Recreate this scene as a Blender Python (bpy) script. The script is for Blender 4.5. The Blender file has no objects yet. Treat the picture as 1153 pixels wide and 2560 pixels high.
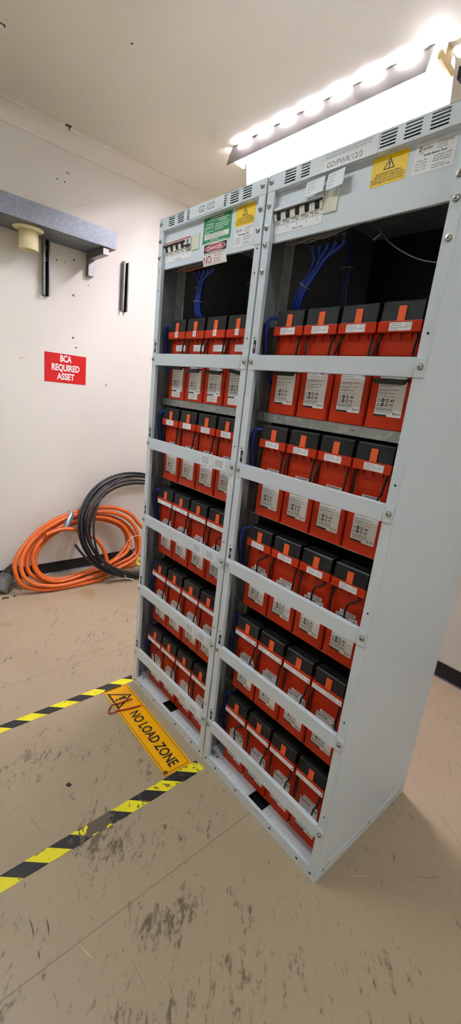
import bpy, bmesh, math, random
from mathutils import Vector, Matrix
random.seed(7)
scene = bpy.context.scene
COL = scene.collection
V = Vector

# ------------------------------------------------------------------ camera
CAM = V((0.4984, -1.0149, 1.4977))
RIGHT = V((0.65083482, 0.75112767, 0.11054984))
DOWN = V((0.26742271, -0.09052469, -0.95931766))
FWD = V((-0.71056245, 0.65392087, -0.25978522))
FPX = 1078.454
cd = bpy.data.cameras.new('camera'); cam = bpy.data.objects.new('camera', cd); COL.objects.link(cam)
M3 = Matrix((RIGHT, -DOWN, -FWD)).transposed()
cam.matrix_world = Matrix.Translation(CAM) @ M3.to_4x4()
cd.sensor_fit = 'VERTICAL'; cd.sensor_height = 36.0; cd.lens = 36.0 * FPX / 2560.0
cd.clip_start = 0.02; cd.clip_end = 60
scene.camera = cam

def on_plane(px, py, p0, n):
    """Point of a slanted plane in the room that a photo pixel looks at (used for the loose cable coils)."""
    r = RIGHT * ((px - 576.5) / FPX) + DOWN * ((py - 1280.0) / FPX) + FWD
    return CAM + r * ((p0 - CAM).dot(n) / r.dot(n))

# ------------------------------------------------------------------ materials
MATS = {}
def srgb(r, g, b):
    f = lambda c: (c / 255 / 12.92) if c / 255 <= 0.04045 else ((c / 255 + 0.055) / 1.055) ** 2.4
    return (f(r), f(g), f(b), 1)
def mat(name, col, rough=0.5, metal=0.0, bump=0.0, bscale=200, var=0.06, vscale=6, spec=0.5, coat=0):
    m = bpy.data.materials.new(name); m.use_nodes = True
    nt = m.node_tree; b = nt.nodes['Principled BSDF']
    b.inputs['Roughness'].default_value = rough; b.inputs['Metallic'].default_value = metal
    b.inputs['Specular IOR Level'].default_value = spec
    if coat: b.inputs['Coat Weight'].default_value = coat; b.inputs['Coat Roughness'].default_value = 0.15
    tc = nt.nodes.new('ShaderNodeTexCoord')
    if var:
        n = nt.nodes.new('ShaderNodeTexNoise'); n.inputs['Scale'].default_value = vscale; n.inputs['Detail'].default_value = 5
        nt.links.new(tc.outputs['Object'], n.inputs['Vector'])
        mx = nt.nodes.new('ShaderNodeMix'); mx.data_type = 'RGBA'
        mx.inputs[6].default_value = tuple(c * (1 - var) for c in col[:3]) + (1,)
        mx.inputs[7].default_value = tuple(min(1, c * (1 + var)) for c in col[:3]) + (1,)
        nt.links.new(n.outputs['Fac'], mx.inputs[0]); nt.links.new(mx.outputs[2], b.inputs['Base Color'])
    else:
        b.inputs['Base Color'].default_value = col
    if bump:
        n2 = nt.nodes.new('ShaderNodeTexNoise'); n2.inputs['Scale'].default_value = bscale; n2.inputs['Detail'].default_value = 3
        nt.links.new(tc.outputs['Object'], n2.inputs['Vector'])
        bp = nt.nodes.new('ShaderNodeBump'); bp.inputs['Strength'].default_value = bump; bp.inputs['Distance'].default_value = 0.001
        nt.links.new(n2.outputs['Fac'], bp.inputs['Height']); nt.links.new(bp.outputs['Normal'], b.inputs['Normal'])
    MATS[name] = m
    return m
def galv(name, c0, c1, rough=0.45, metal=0.75, scale=45):
    m = mat(name, c0, rough, metal, var=0)
    nt = m.node_tree; b = nt.nodes['Principled BSDF']
    tc = nt.nodes.new('ShaderNodeTexCoord')
    v = nt.nodes.new('ShaderNodeTexVoronoi'); v.inputs['Scale'].default_value = scale
    n = nt.nodes.new('ShaderNodeTexNoise'); n.inputs['Scale'].default_value = scale * 0.6; n.inputs['Detail'].default_value = 6
    ds = nt.nodes.new('ShaderNodeVectorMath'); ds.operation = 'ADD'
    nt.links.new(tc.outputs['Object'], n.inputs['Vector'])
    sc = nt.nodes.new('ShaderNodeVectorMath'); sc.operation = 'SCALE'; sc.inputs['Scale'].default_value = 0.03
    nt.links.new(n.outputs['Color'], sc.inputs[0]); nt.links.new(tc.outputs['Object'], ds.inputs[0]); nt.links.new(sc.outputs[0], ds.inputs[1])
    nt.links.new(ds.outputs[0], v.inputs['Vector'])
    md = nt.nodes.new('ShaderNodeMath'); md.operation = 'MULTIPLY_ADD'; md.inputs[1].default_value = 0.55
    nt.links.new(v.outputs['Color'], md.inputs[0])
    md2 = nt.nodes.new('ShaderNodeMath'); md2.operation = 'MULTIPLY'; md2.inputs[1].default_value = 0.5
    nt.links.new(n.outputs['Fac'], md2.inputs[0]); nt.links.new(md2.outputs[0], md.inputs[2])
    mx = nt.nodes.new('ShaderNodeMix'); mx.data_type = 'RGBA'; mx.inputs[6].default_value = c0; mx.inputs[7].default_value = c1
    nt.links.new(md.outputs[0], mx.inputs[0]); nt.links.new(mx.outputs[2], b.inputs['Base Color'])
    return m

mat('rack_paint', srgb(212, 221, 229), 0.36, bump=0.06, bscale=900, var=0.03)
mat('rack_shade_dark', srgb(34, 34, 40), 0.6, var=0.08)  # near-black tone paints in the shade at the back of the bays
mat('rack_shade_grey', srgb(126, 128, 134), 0.5, var=0.10, vscale=9)  # darker copy of the rack paint: shade painted on the inner side faces
mat('wing_shade_grey', srgb(126, 123, 126), 0.5, var=0.05)  # shaded copy of the white sheet: shade put into the wing's outer colour
mat('hole', (0.004, 0.004, 0.005, 1), 0.9, var=0)
mat('seam', (0.05, 0.05, 0.05, 1), 0.8, var=0)
mat('case_red', srgb(186, 45, 11), 0.36, spec=0.22, bump=0.03, bscale=600, var=0.07)
mat('tab_orange', srgb(228, 88, 34), 0.35, var=0.03)
mat('cap_black', srgb(27, 27, 29), 0.45, spec=0.35, bump=0.1, bscale=400, var=0.1)
mat('rubber_black', srgb(22, 22, 23), 0.42, var=0.1)
mat('label_white', srgb(238, 238, 240), 0.4, var=0.02)
mat('paper', srgb(230, 234, 240), 0.45, var=0.06, vscale=30)
mat('ink', srgb(26, 26, 28), 0.5, var=0)
mat('ink_soft', srgb(112, 112, 118), 0.5, var=0)
mat('ink_faint', srgb(178, 182, 194), 0.5, var=0)
mat('ink_blue', srgb(146, 152, 182), 0.5, var=0)
mat('red_ink', srgb(176, 36, 48), 0.45, var=0)
mat('green_sticker', srgb(34, 138, 84), 0.4, var=0.03)
mat('yellow_sticker', srgb(244, 204, 10), 0.4, spec=0.3, var=0.03)
mat('white_plastic', srgb(228, 230, 228), 0.3, var=0.02)
mat('cream_plastic', srgb(222, 222, 200), 0.35, var=0.02)
mat('toggle_black', srgb(20, 20, 22), 0.3, var=0)
mat('grey_plastic', srgb(150, 152, 152), 0.4, var=0)
mat('screw_steel', srgb(196, 196, 192), 0.25, metal=0.95, var=0.1, vscale=80)
galv('galvanised', srgb(120, 124, 124), srgb(186, 190, 190), scale=60)
galv('galvanised_dull', srgb(84, 90, 92), srgb(128, 134, 138), rough=0.5, metal=0.45, scale=110)
galv('upright_grey', srgb(150, 152, 154), srgb(190, 192, 194), rough=0.45, metal=0.2, scale=40)
mat('strut_grey', srgb(130, 128, 124), 0.42, metal=0.6, var=0.08, vscale=15)
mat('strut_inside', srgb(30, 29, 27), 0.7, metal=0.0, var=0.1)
mat('blue_cable', srgb(24, 56, 152), 0.34, var=0.04)
mat('navy_cable', srgb(16, 26, 78), 0.4, var=0.05)
mat('orange_cable', srgb(206, 92, 16), 0.36, var=0.06, vscale=14)
mat('black_cable', srgb(24, 24, 25), 0.36, var=0.1)
mat('wire_white', srgb(214, 206, 198), 0.5, var=0.03)
mat('wire_grey', srgb(120, 116, 112), 0.5, var=0.05)
mat('red_cord', srgb(170, 30, 24), 0.5, var=0.15, vscale=60)
mat('silver_tape', srgb(160, 164, 170), 0.3, metal=0.55, var=0.12, vscale=60)
mat('yellow_plastic', srgb(236, 220, 66), 0.4, var=0.06, vscale=30)
mat('sign_red', srgb(188, 26, 22), 0.45, spec=0.25, var=0.02)
mat('sign_white', srgb(236, 232, 226), 0.4, var=0)
mat('sign_yellow', srgb(238, 168, 2), 0.42, spec=0.25, var=0.05, vscale=20)
mat('wall_cream', srgb(221, 216, 204), 0.62, bump=0.05, bscale=160, var=0.02, vscale=2.5)
mat('ceiling_cream', srgb(223, 219, 200), 0.75, var=0.02, vscale=2)
mat('cornice_cream', srgb(229, 222, 206), 0.7, var=0.02)
mat('base_black', srgb(20, 20, 22), 0.35, var=0.2, vscale=20)
mat('spigot_cream', srgb(226, 216, 168), 0.5, var=0.06, vscale=30)
mat('lamp_white', srgb(246, 246, 248), 0.4, var=0)
mat('lamp_holder', srgb(226, 204, 146), 0.5, var=0.03)
mat('plug_grey', srgb(112, 110, 106), 0.5, metal=0.35, var=0.1, vscale=40)
mat('brass', srgb(150, 116, 60), 0.35, metal=0.8, var=0.1)
mat('rust', srgb(92, 66, 40), 0.8, var=0.2, vscale=60)
mat('smear', srgb(204, 178, 148), 0.7, var=0.05)
mat('dust_dark', srgb(70, 64, 58), 0.9, var=0.2, vscale=50)

def emission(name, col, s):
    m = bpy.data.materials.new(name); m.use_nodes = True; nt = m.node_tree
    nt.nodes.remove(nt.nodes['Principled BSDF'])
    e = nt.nodes.new('ShaderNodeEmission'); e.inputs['Color'].default_value = col; e.inputs['Strength'].default_value = s
    nt.links.new(e.outputs[0], nt.nodes['Material Output'].inputs['Surface'])
    MATS[name] = m
LAMP_S = 34.0
emission('tube_cool', (0.97, 0.91, 1.08, 1), LAMP_S * 1.85)
emission('tube_daylight', (0.82, 0.93, 1.0, 1), LAMP_S * 0.84)

# ------------------------------------------------------------------ mesh builder
_GLYPH = {}
def glyphs(s, bold=0.0):
    """2D outline of a string at size 1 (Blender's own font), as verts + faces."""
    k = (s, bold)
    if k not in _GLYPH:
        cu = bpy.data.curves.new('t', 'FONT'); cu.body = s; cu.size = 1.0; cu.resolution_u = 3; cu.offset = bold; cu.fill_mode = 'FRONT'
        o = bpy.data.objects.new('t', cu); COL.objects.link(o)
        bpy.context.view_layer.update()
        me = bpy.data.meshes.new_from_object(o.evaluated_get(bpy.context.evaluated_depsgraph_get()))
        vs = [(v.co.x, v.co.y) for v in me.vertices]; fs = [tuple(p.vertices) for p in me.polygons]
        fix = []
        for f in fs:
            a = sum(vs[f[i]][0] * vs[f[(i + 1) % len(f)]][1] - vs[f[(i + 1) % len(f)]][0] * vs[f[i]][1] for i in range(len(f)))
            fix.append(f if a > 0 else f[::-1])
        bpy.data.objects.remove(o); bpy.data.curves.remove(cu); bpy.data.meshes.remove(me)
        _GLYPH[k] = (vs, fix)
    return _GLYPH[k]

class Frame:
    """A flat face to draw on: origin, right, up; normal points at the viewer."""
    def __init__(s, o, r, u): s.o, s.r, s.u = V(o), V(r), V(u); s.n = s.r.cross(s.u)
    def p(s, a, b, h=0.0): return s.o + s.r * a + s.u * b + s.n * h
def front(x, y, z): return Frame((x, y, z), (1, 0, 0), (0, 0, 1))

class MB:
    def __init__(s): s.bm = bmesh.new(); s.mats = []
    def mi(s, m):
        if m not in s.mats: s.mats.append(m)
        return s.mats.index(m)
    def face(s, pts, m, smooth=False):
        f = s.bm.faces.new([s.bm.verts.new(p) for p in pts]); f.material_index = s.mi(m); f.smooth = smooth; return f
    def box(s, x0, x1, y0, y1, z0, z1, m, bevel=0.0):
        vs = [s.bm.verts.new((x, y, z)) for x in (x0, x1) for y in (y0, y1) for z in (z0, z1)]
        fs = []
        for q in ((0, 1, 3, 2), (4, 6, 7, 5), (0, 4, 5, 1), (2, 3, 7, 6), (0, 2, 6, 4), (1, 5, 7, 3)):
            f = s.bm.faces.new([vs[i] for i in q]); f.material_index = s.mi(m); fs.append(f)
        if bevel:
            es = list({e for f in fs for e in f.edges})
            bmesh.ops.bevel(s.bm, geom=es, offset=bevel, segments=2, affect='EDGES', profile=0.5)
        return s
    def obox(s, c, ax, ay, az, m, bevel=0.0):
        """box by centre and three half-axis vectors"""
        c, ax, ay, az = V(c), V(ax), V(ay), V(az)
        vs = [s.bm.verts.new(c + ax * i + ay * j + az * k) for i in (-1, 1) for j in (-1, 1) for k in (-1, 1)]
        fs = []
        for q in ((0, 1, 3, 2), (4, 6, 7, 5), (0, 4, 5, 1), (2, 3, 7, 6), (0, 2, 6, 4), (1, 5, 7, 3)):
            f = s.bm.faces.new([vs[i] for i in q]); f.material_index = s.mi(m); fs.append(f)
        if bevel:
            bmesh.ops.bevel(s.bm, geom=list({e for f in fs for e in f.edges}), offset=bevel, segments=2, affect='EDGES', profile=0.5)
        bmesh.ops.recalc_face_normals(s.bm, faces=[f for f in s.bm.faces if f.is_valid][-6:])
        return s
    def prism(s, pts, axis, a0, a1, m, smooth=False):
        """closed outline (2D) extruded along an axis: 'x': (y,z), 'y': (x,z), 'z': (x,y)"""
        mk = {'x': lambda p, a: (a, p[0], p[1]), 'y': lambda p, a: (p[0], a, p[1]), 'z': lambda p, a: (p[0], p[1], a)}[axis]
        A = [s.bm.verts.new(mk(p, a0)) for p in pts]; B = [s.bm.verts.new(mk(p, a1)) for p in pts]
        n = len(pts); fs = [s.bm.faces.new(A), s.bm.faces.new(B)]
        for i in range(n):
            f = s.bm.faces.new((A[i], A[(i + 1) % n], B[(i + 1) % n], B[i])); f.smooth = smooth; fs.append(f)
        for f in fs: f.material_index = s.mi(m)
        bmesh.ops.recalc_face_normals(s.bm, faces=fs)
        return s
    def perf(s, us, vs, holes, plane, a0, a1, m):
        """plate cut on a grid: cells in `holes` are real openings. plane 'xz' (thickness along y) or 'xy' (along z)"""
        mk = (lambda u, v, a: (u, a, v)) if plane == 'xz' else (lambda u, v, a: (u, v, a))
        solid = lambda i, j: 0 <= i < len(us) - 1 and 0 <= j < len(vs) - 1 and (i, j) not in holes
        fs = []
        for i in range(len(us) - 1):
            for j in range(len(vs) - 1):
                if not solid(i, j): continue
                u0, u1, v0, v1 = us[i], us[i + 1], vs[j], vs[j + 1]
                for a in (a0, a1): fs.append([mk(u0, v0, a), mk(u1, v0, a), mk(u1, v1, a), mk(u0, v1, a)])
                if not solid(i - 1, j): fs.append([mk(u0, v0, a0), mk(u0, v1, a0), mk(u0, v1, a1), mk(u0, v0, a1)])
                if not solid(i + 1, j): fs.append([mk(u1, v0, a0), mk(u1, v1, a0), mk(u1, v1, a1), mk(u1, v0, a1)])
                if not solid(i, j - 1): fs.append([mk(u0, v0, a0), mk(u1, v0, a0), mk(u1, v0, a1), mk(u0, v0, a1)])
                if not solid(i, j + 1): fs.append([mk(u0, v1, a0), mk(u1, v1, a0), mk(u1, v1, a1), mk(u0, v1, a1)])
        out = [s.face(f, m) for f in fs]
        bmesh.ops.remove_doubles(s.bm, verts=list({v for f in out for v in f.verts}), dist=1e-6)
        bmesh.ops.recalc_face_normals(s.bm, faces=[f for f in out if f.is_valid])
        return s
    def lathe(s, prof, o, axis, m, seg=24, smooth=True):
        """profile (r, h) turned about an axis through o"""
        o = V(o); w = V(axis).normalized(); a = w.orthogonal().normalized(); b = w.cross(a)
        rings = []
        for r, h in prof:
            rings.append([s.bm.verts.new(o + w * h + (a * math.cos(t) + b * math.sin(t)) * max(r, 1e-5)) for t in [2 * math.pi * i / seg for i in range(seg)]])
        for R0, R1 in zip(rings, rings[1:]):
            for i in range(seg):
                f = s.bm.faces.new((R0[i], R0[(i + 1) % seg], R1[(i + 1) % seg], R1[i])); f.material_index = s.mi(m); f.smooth = smooth
        return s
    def cyl(s, o, axis, r, h, m, seg=16):
        o = V(o); w = V(axis).normalized()
        s.lathe([(0, 0), (r, 0), (r, h), (0, h)], o, w, m, seg, smooth=False); return s
    def tube(s, pts, r, m, seg=8, closed=False, sub=6, caps=True):
        pts = [V(p) for p in pts]; n = len(pts); P = []
        rng = range(n) if closed else range(n - 1)
        for i in rng:
            if closed: a, b, c, d = pts[(i - 1) % n], pts[i], pts[(i + 1) % n], pts[(i + 2) % n]
            else: a, b, c, d = pts[max(i - 1, 0)], pts[i], pts[i + 1], pts[min(i + 2, n - 1)]
            for k in range(sub):
                t = k / sub
                P.append(0.5 * ((2 * b) + (c - a) * t + (2 * a - 5 * b + 4 * c - d) * t * t + (3 * b - a - 3 * c + d) * t ** 3))
        if not closed: P.append(pts[-1])
        N = len(P); tang = []
        for i in range(N):
            q = (P[(i + 1) % N] - P[(i - 1) % N]) if closed else (P[min(i + 1, N - 1)] - P[max(i - 1, 0)])
            tang.append(q.normalized())
        nrm = tang[0].orthogonal().normalized(); rings = []
        for i in range(N):
            nrm = (nrm - tang[i] * nrm.dot(tang[i])).normalized(); bn = tang[i].cross(nrm)
            rings.append([s.bm.verts.new(P[i] + (nrm * math.cos(t) + bn * math.sin(t)) * r) for t in [2 * math.pi * k / seg for k in range(seg)]])
        last = N if closed else N - 1
        for i in range(last):
            A, B = rings[i], rings[(i + 1) % N]; off = 0
            if closed and i == N - 1:
                off = min(range(seg), key=lambda k: (A[0].co - B[k].co).length)
            for k in range(seg):
                f = s.bm.faces.new((A[k], A[(k + 1) % seg], B[(k + 1 + off) % seg], B[(k + off) % seg])); f.material_index = s.mi(m); f.smooth = True
        if not closed and caps:
            for R0 in (rings[0][::-1], rings[-1]):
                f = s.bm.faces.new(R0); f.material_index = s.mi(m)
        return s
    # --- flat graphics on a frame
    def slab(s, F, a0, b0, a1, b1, m, h0=0.0, h1=0.0006):
        c = [(a0, b0), (a1, b0), (a1, b1), (a0, b1)]
        return s.polyslab(F, c, m, h0, h1)
    def polyslab(s, F, c, m, h0=0.0, h1=0.0006):
        T = [s.bm.verts.new(F.p(a, b, h1)) for a, b in c]; B = [s.bm.verts.new(F.p(a, b, h0)) for a, b in c]; n = len(c)
        fs = [s.bm.faces.new(T), s.bm.faces.new(B[::-1])] + [s.bm.faces.new((B[i], B[(i + 1) % n], T[(i + 1) % n], T[i])) for i in range(n)]
        for f in fs: f.material_index = s.mi(m)
        return s
    def rect(s, F, a0, b0, a1, b1, m, h): s.face([F.p(a0, b0, h), F.p(a1, b0, h), F.p(a1, b1, h), F.p(a0, b1, h)], m); return s
    def poly(s, F, c, m, h): s.face([F.p(a, b, h) for a, b in c], m); return s
    def disc(s, F, a, b, r, m, h, seg=16, ry=None): return s.poly(F, [(a + r * math.cos(t), b + (ry or r) * math.sin(t)) for t in [2 * math.pi * i / seg for i in range(seg)]], m, h)
    def ring(s, F, a, b, r0, r1, m, h, seg=16, sy=1.0):
        for i in range(seg):
            t0, t1 = 2 * math.pi * i / seg, 2 * math.pi * (i + 1) / seg
            s.face([F.p(a + r * math.cos(t), b + sy * r * math.sin(t), h) for r, t in ((r0, t0), (r1, t0), (r1, t1), (r0, t1))], m)
        return s
    def loopline(s, F, c, w, m, h):
        """closed outline stroke"""
        n = len(c); inner = []
        for i in range(n):
            p0, p1, p2 = (Vector(c[(i + k) % n]) for k in (-1, 0, 1))
            d0 = (p1 - p0).normalized(); d1 = (p2 - p1).normalized(); n0 = Vector((-d0.y, d0.x)); n1 = Vector((-d1.y, d1.x))
            mt = (n0 + n1).normalized(); inner.append(p1 + mt * (w / max(0.3, mt.dot(n0))))
        for i in range(n):
            j = (i + 1) % n
            s.face([F.p(*c[i], h), F.p(*c[j], h), F.p(*inner[j], h), F.p(*inner[i], h)], m)
        return s
    def text(s, F, txt, a, b, height, m, h, width=None, align='c', bold=0.0):
        """lettering: (a, b) is the left / centre of the baseline; height is the capital height; width squeezes to fit"""
        vs, fs = glyphs(txt, bold)
        if not vs: return s
        x0 = min(v[0] for v in vs); x1 = max(v[0] for v in vs)
        sy = height / 0.70; sx = sy if width is None else width / (x1 - x0)
        w = (x1 - x0) * sx; ox = a - (w / 2 if align == 'c' else (w if align == 'r' else 0))
        bv = [s.bm.verts.new(F.p(ox + (x - x0) * sx, b + y * sy, h)) for x, y in vs]
        for f in fs:
            try: g = s.bm.faces.new([bv[i] for i in f]); g.material_index = s.mi(m)
            except ValueError: pass
        return s
    def tiny(s, F, a0, a1, b, hgt, m, h, seed=0):
        """a line of print too small to read: runs of words"""
        rg = random.Random(seed); a = a0
        while a < a1 - hgt:
            w = min(rg.uniform(2.2, 6.0) * hgt, a1 - a); s.rect(F, a, b, a + w, b + hgt, m, h); a += w + hgt * 0.9
        return s
    def build(s, name, parent=None, loc=None):
        me = bpy.data.meshes.new(name); s.bm.to_mesh(me); s.bm.free()
        for m in s.mats: me.materials.append(MATS[m])
        o = bpy.data.objects.new(name, me); COL.objects.link(o)
        if parent is not None: o.parent = parent
        if loc: o.location = loc
        return o

def thing(name, label, cat, loc=(0, 0, 0), group=None):
    o = bpy.data.objects.new(name, None); o.empty_display_size = 0.05; COL.objects.link(o); o.location = loc
    o['label'] = label; o['category'] = cat
    if group: o['group'] = group
    return o
def tag(o, label, cat, group=None):
    o['label'] = label; o['category'] = cat
    if group: o['group'] = group
    return o
def struct(o): o['kind'] = 'structure'; return o
def link_copy(src, name, parent, loc=None):
    o = src.copy(); o.name = name; COL.objects.link(o); o.parent = parent
    if loc is not None: o.location = loc
    return o

# ------------------------------------------------------------------ room
XW, YB, ZC = -2.70, 1.555, 2.945
XR, YF = 2.9, -2.8

def node_floor():
    m = bpy.data.materials.new('vinyl_floor'); m.use_nodes = True; nt = m.node_tree; b = nt.nodes['Principled BSDF']
    L = nt.links.new
    geo = nt.nodes.new('ShaderNodeNewGeometry')
    def nd(t, **k):
        n = nt.nodes.new(t)
        for a, v in k.items(): setattr(n, a, v)
        return n
    def math_(op, a, b_=None, c=None, clamp=False):
        n = nd('ShaderNodeMath', operation=op, use_clamp=clamp)
        for i, x in enumerate((a, b_, c)):
            if x is None: continue
            if isinstance(x, (int, float)): n.inputs[i].default_value = x
            else: L(x, n.inputs[i])
        return n.outputs[0]
    def noise(scale, detail=4, rough=0.55, vec=None, dist=0):
        n = nd('ShaderNodeTexNoise'); n.inputs['Scale'].default_value = scale; n.inputs['Detail'].default_value = detail
        n.inputs['Roughness'].default_value = rough; n.inputs['Distortion'].default_value = dist
        L(vec or geo.outputs['Position'], n.inputs['Vector']); return n.outputs['Fac']
    def mapped(rot, sc):
        n = nd('ShaderNodeMapping', vector_type='TEXTURE'); n.inputs['Rotation'].default_value = (0, 0, rot); n.inputs['Scale'].default_value = (1 / sc[0], 1 / sc[1], 1)
        L(geo.outputs['Position'], n.inputs['Vector']); return n.outputs[0]
    def step(v, lo, hi):
        n = nd('ShaderNodeMapRange', interpolation_type='SMOOTHSTEP'); n.inputs['From Min'].default_value = lo; n.inputs['From Max'].default_value = hi
        L(v, n.inputs['Value']); return n.outputs['Result']
    def mix(f, a, b_):
        n = nd('ShaderNodeMix', data_type='RGBA')
        L(f, n.inputs[0])
        for i, x in ((6, a), (7, b_)):
            if isinstance(x, tuple): n.inputs[i].default_value = x
            else: L(x, n.inputs[i])
        return n.outputs[2]
    def blobs(lst):
        tot = None
        for x, y, r, w in lst:
            d = nd('ShaderNodeVectorMath', operation='DISTANCE'); d.inputs[1].default_value = (x, y, 0); L(geo.outputs['Position'], d.inputs[0])
            n = nd('ShaderNodeMapRange', interpolation_type='SMOOTHSTEP'); n.inputs['From Min'].default_value = r; n.inputs['From Max'].default_value = 0
            n.inputs['To Max'].default_value = w; L(d.outputs['Value'], n.inputs['Value'])
            tot = n.outputs['Result'] if tot is None else math_('ADD', tot, n.outputs['Result'])
        return tot
    base = mix(noise(1.3, 5), srgb(160, 140, 114), srgb(173, 153, 126))
    base = mix(math_('MULTIPLY', noise(26, 6), 0.35), base, srgb(168, 148, 126))
    # worn, dirty patches where feet and trolleys have scuffed the vinyl
    B = blobs([(-0.55, -0.50, 0.17, 1.0), (-0.40, -0.42, 0.15, 0.7), (-0.205, -0.44, 0.085, 0.95), (-0.19, -0.35, 0.075, 0.85), (-0.215, -0.52, 0.07, 0.75), (-0.15, -0.40, 0.2, 0.35), (-0.92, -0.40, 0.16, 0.7),
               (-1.03, -0.58, 0.2, 0.6), (-0.28, -0.86, 0.10, 0.8), (-0.06, -0.24, 0.11, 0.75), (0.10, -0.28, 0.16, 0.6), (0.02, -0.42, 0.14, 0.6), (-0.40, -0.22, 0.18, 0.55),
               (0.25, 0.01, 0.05, 0.7), (0.03, 0.17, 0.10, 0.3), (-1.75, 0.25, 0.22, 0.6), (-1.62, -0.05, 0.2, 0.5), (-1.42, -0.2, 0.15, 0.5), (-0.72, -0.2, 0.15, 0.35), (-0.05, -0.6, 0.3, 0.5)])
    st = noise(16, 8, 0.72, mapped(0.83, (2.6, 0.75, 1)), 0.35)
    sm = noise(60, 6, 0.7, mapped(0.83, (1.6, 0.8, 1)))
    brk = noise(5.5, 3, 0.5)
    dens = math_('ADD', math_('MULTIPLY', B, 0.092), math_('MULTIPLY', brk, 0.20))
    s1 = step(math_('ADD', math_('ADD', math_('MULTIPLY', st, 0.62), math_('MULTIPLY', sm, 0.38)), dens), 0.655, 0.765)
    s1 = math_('MULTIPLY', s1, 0.74)
    st2 = noise(22, 6, 0.66, mapped(0.62, (2.6, 0.9, 1)), 0.6)
    s2 = math_('MULTIPLY', step(math_('ADD', st2, math_('MULTIPLY', brk, 0.12)), 0.70, 0.78), 0.5)
    col = mix(s1, base, srgb(66, 57, 42)); col = mix(s2, col, srgb(112, 96, 68))
    G = blobs([(-2.20, 0.20, 0.13, 1.0), (-2.30, 0.22, 0.12, 0.9), (-2.10, -0.38, 0.10, 0.9), (-2.16, 0.52, 0.14, 0.55), (-1.78, 0.2, 0.3, 0.25)])
    col = mix(math_('MULTIPLY', step(math_('MULTIPLY', G, noise(22, 6, 0.7)), 0.2, 0.6), 0.6), col, srgb(150, 118, 66))
    # fine scratches and specks
    sp = step(noise(150, 2, 0.5), 0.74, 0.80)
    col = mix(math_('MULTIPLY', sp, 0.45), col, srgb(84, 72, 58))
    lt = math_('MULTIPLY', step(noise(16, 5, 0.6, mapped(-0.5, (6.5, 1.0, 1)), 0.5), 0.70, 0.78), 0.25)
    col = mix(lt, col, srgb(222, 208, 190))
    # joints between the sheets, 1.2 m apart
    sx = nd('ShaderNodeSeparateXYZ'); L(geo.outputs['Position'], sx.inputs[0])
    for jx in (-0.304, -1.50, 0.90):
        dd = math_('ABSOLUTE', math_('ADD', sx.outputs['X'], -jx))
        j = math_('MULTIPLY', math_('SUBTRACT', 1.0, step(dd, 0.0008, 0.003)), 0.55)
        col = mix(j, col, srgb(112, 90, 62))
    L(col, b.inputs['Base Color'])
    rg = math_('ADD', math_('MULTIPLY', noise(7, 4), 0.18), 0.33); L(rg, b.inputs['Roughness'])
    bp = nd('ShaderNodeBump'); bp.inputs['Strength'].default_value = 0.12; bp.inputs['Distance'].default_value = 0.002
    L(noise(30, 5), bp.inputs['Height']); L(bp.outputs['Normal'], b.inputs['Normal'])
    b.inputs['Specular IOR Level'].default_value = 0.4
    MATS['vinyl_floor'] = m
node_floor()

m = MB(); m.box(XW - 0.1, XR + 0.1, YF - 0.1, YB + 0.1, -0.1, 0, 'vinyl_floor')
mat('scuff_dark', srgb(92, 80, 62), 0.6, var=0.1); mat('scuff_mid', srgb(122, 106, 82), 0.5, var=0.1); mat('scuff_light', srgb(196, 180, 156), 0.5, var=0.05)
FF = Frame((0, 0, 0), (1, 0, 0), (0, 1, 0)); rg = random.Random(21)
def streak(x0, y0, x1, y1, w, k, bend=0.0):
    n = 7; a = V((x0, y0)); b = V((x1, y1)); d = (b - a); nn = V((-d.y, d.x)).normalized()
    L_, R_ = [], []
    for i in range(n + 1):
        f = i / n; p = a + d * f + nn * bend * math.sin(math.pi * f); ww = w * math.sin(math.pi * min(max(f, .06), .94)) * rg.uniform(.6, 1.1)
        L_.append(tuple(p + nn * ww)); R_.append(tuple(p - nn * ww))
    m.poly(FF, R_ + L_[::-1], k, .0005)
for x0, y0, x1, y1, w, k, bd in ((-0.442, -0.746, -0.385, -0.751, 0.0024, 'scuff_dark', .002), (-0.354, -0.752, -0.330, -0.755, 0.0024, 'scuff_dark', .002), (-0.417, -0.708, -0.362, -0.718, 0.0022, 'scuff_dark', .002), (-0.251, -0.748, -0.202, -0.751, 0.0012, 'scuff_mid', .002), (-0.185, -0.563, -0.089, -0.564, 0.0010, 'scuff_mid', .002), (-0.299, -0.508, -0.248, -0.532, 0.0010, 'scuff_mid', .002), (-0.779, -0.655, -0.627, -0.633, 0.0009, 'scuff_mid', .002), (-0.089, -0.506, -0.013, -0.528, 0.0016, 'scuff_mid', .002), (-0.547, -0.729, -0.527, -0.733, 0.0012, 'scuff_dark', .002), (-0.361, -0.613, -0.316, -0.603, 0.0008, 'scuff_mid', .002),
        (-.11, .16, -.02, .21, .0016, 'scuff_light', .004), (.06, .12, .10, .17, .0012, 'scuff_light', 0), (-.62, -.30, -.55, -.24, .0010, 'scuff_mid', .005), (.19, .30, .25, .38, .0012, 'scuff_dark', -.01),
        (-.30, -.66, -.24, -.64, .0010, 'scuff_light', 0), (-1.86, .02, -1.70, .10, .0014, 'scuff_mid', .01), (-2.08, -.36, -1.86, -.22, .0012, 'scuff_mid', .02), (-1.60, .46, -1.52, .54, .0012, 'scuff_mid', 0),
        (.10, .62, .28, .52, .0014, 'scuff_mid', .02), (.02, .95, .10, .80, .0014, 'scuff_mid', .015), (.22, .75, .36, .66, .0014, 'scuff_dark', -.01), (.15, 1.15, .02, 1.05, .0012, 'scuff_mid', .01)):
    streak(x0, y0, x1, y1, w, k, bd)
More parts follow.
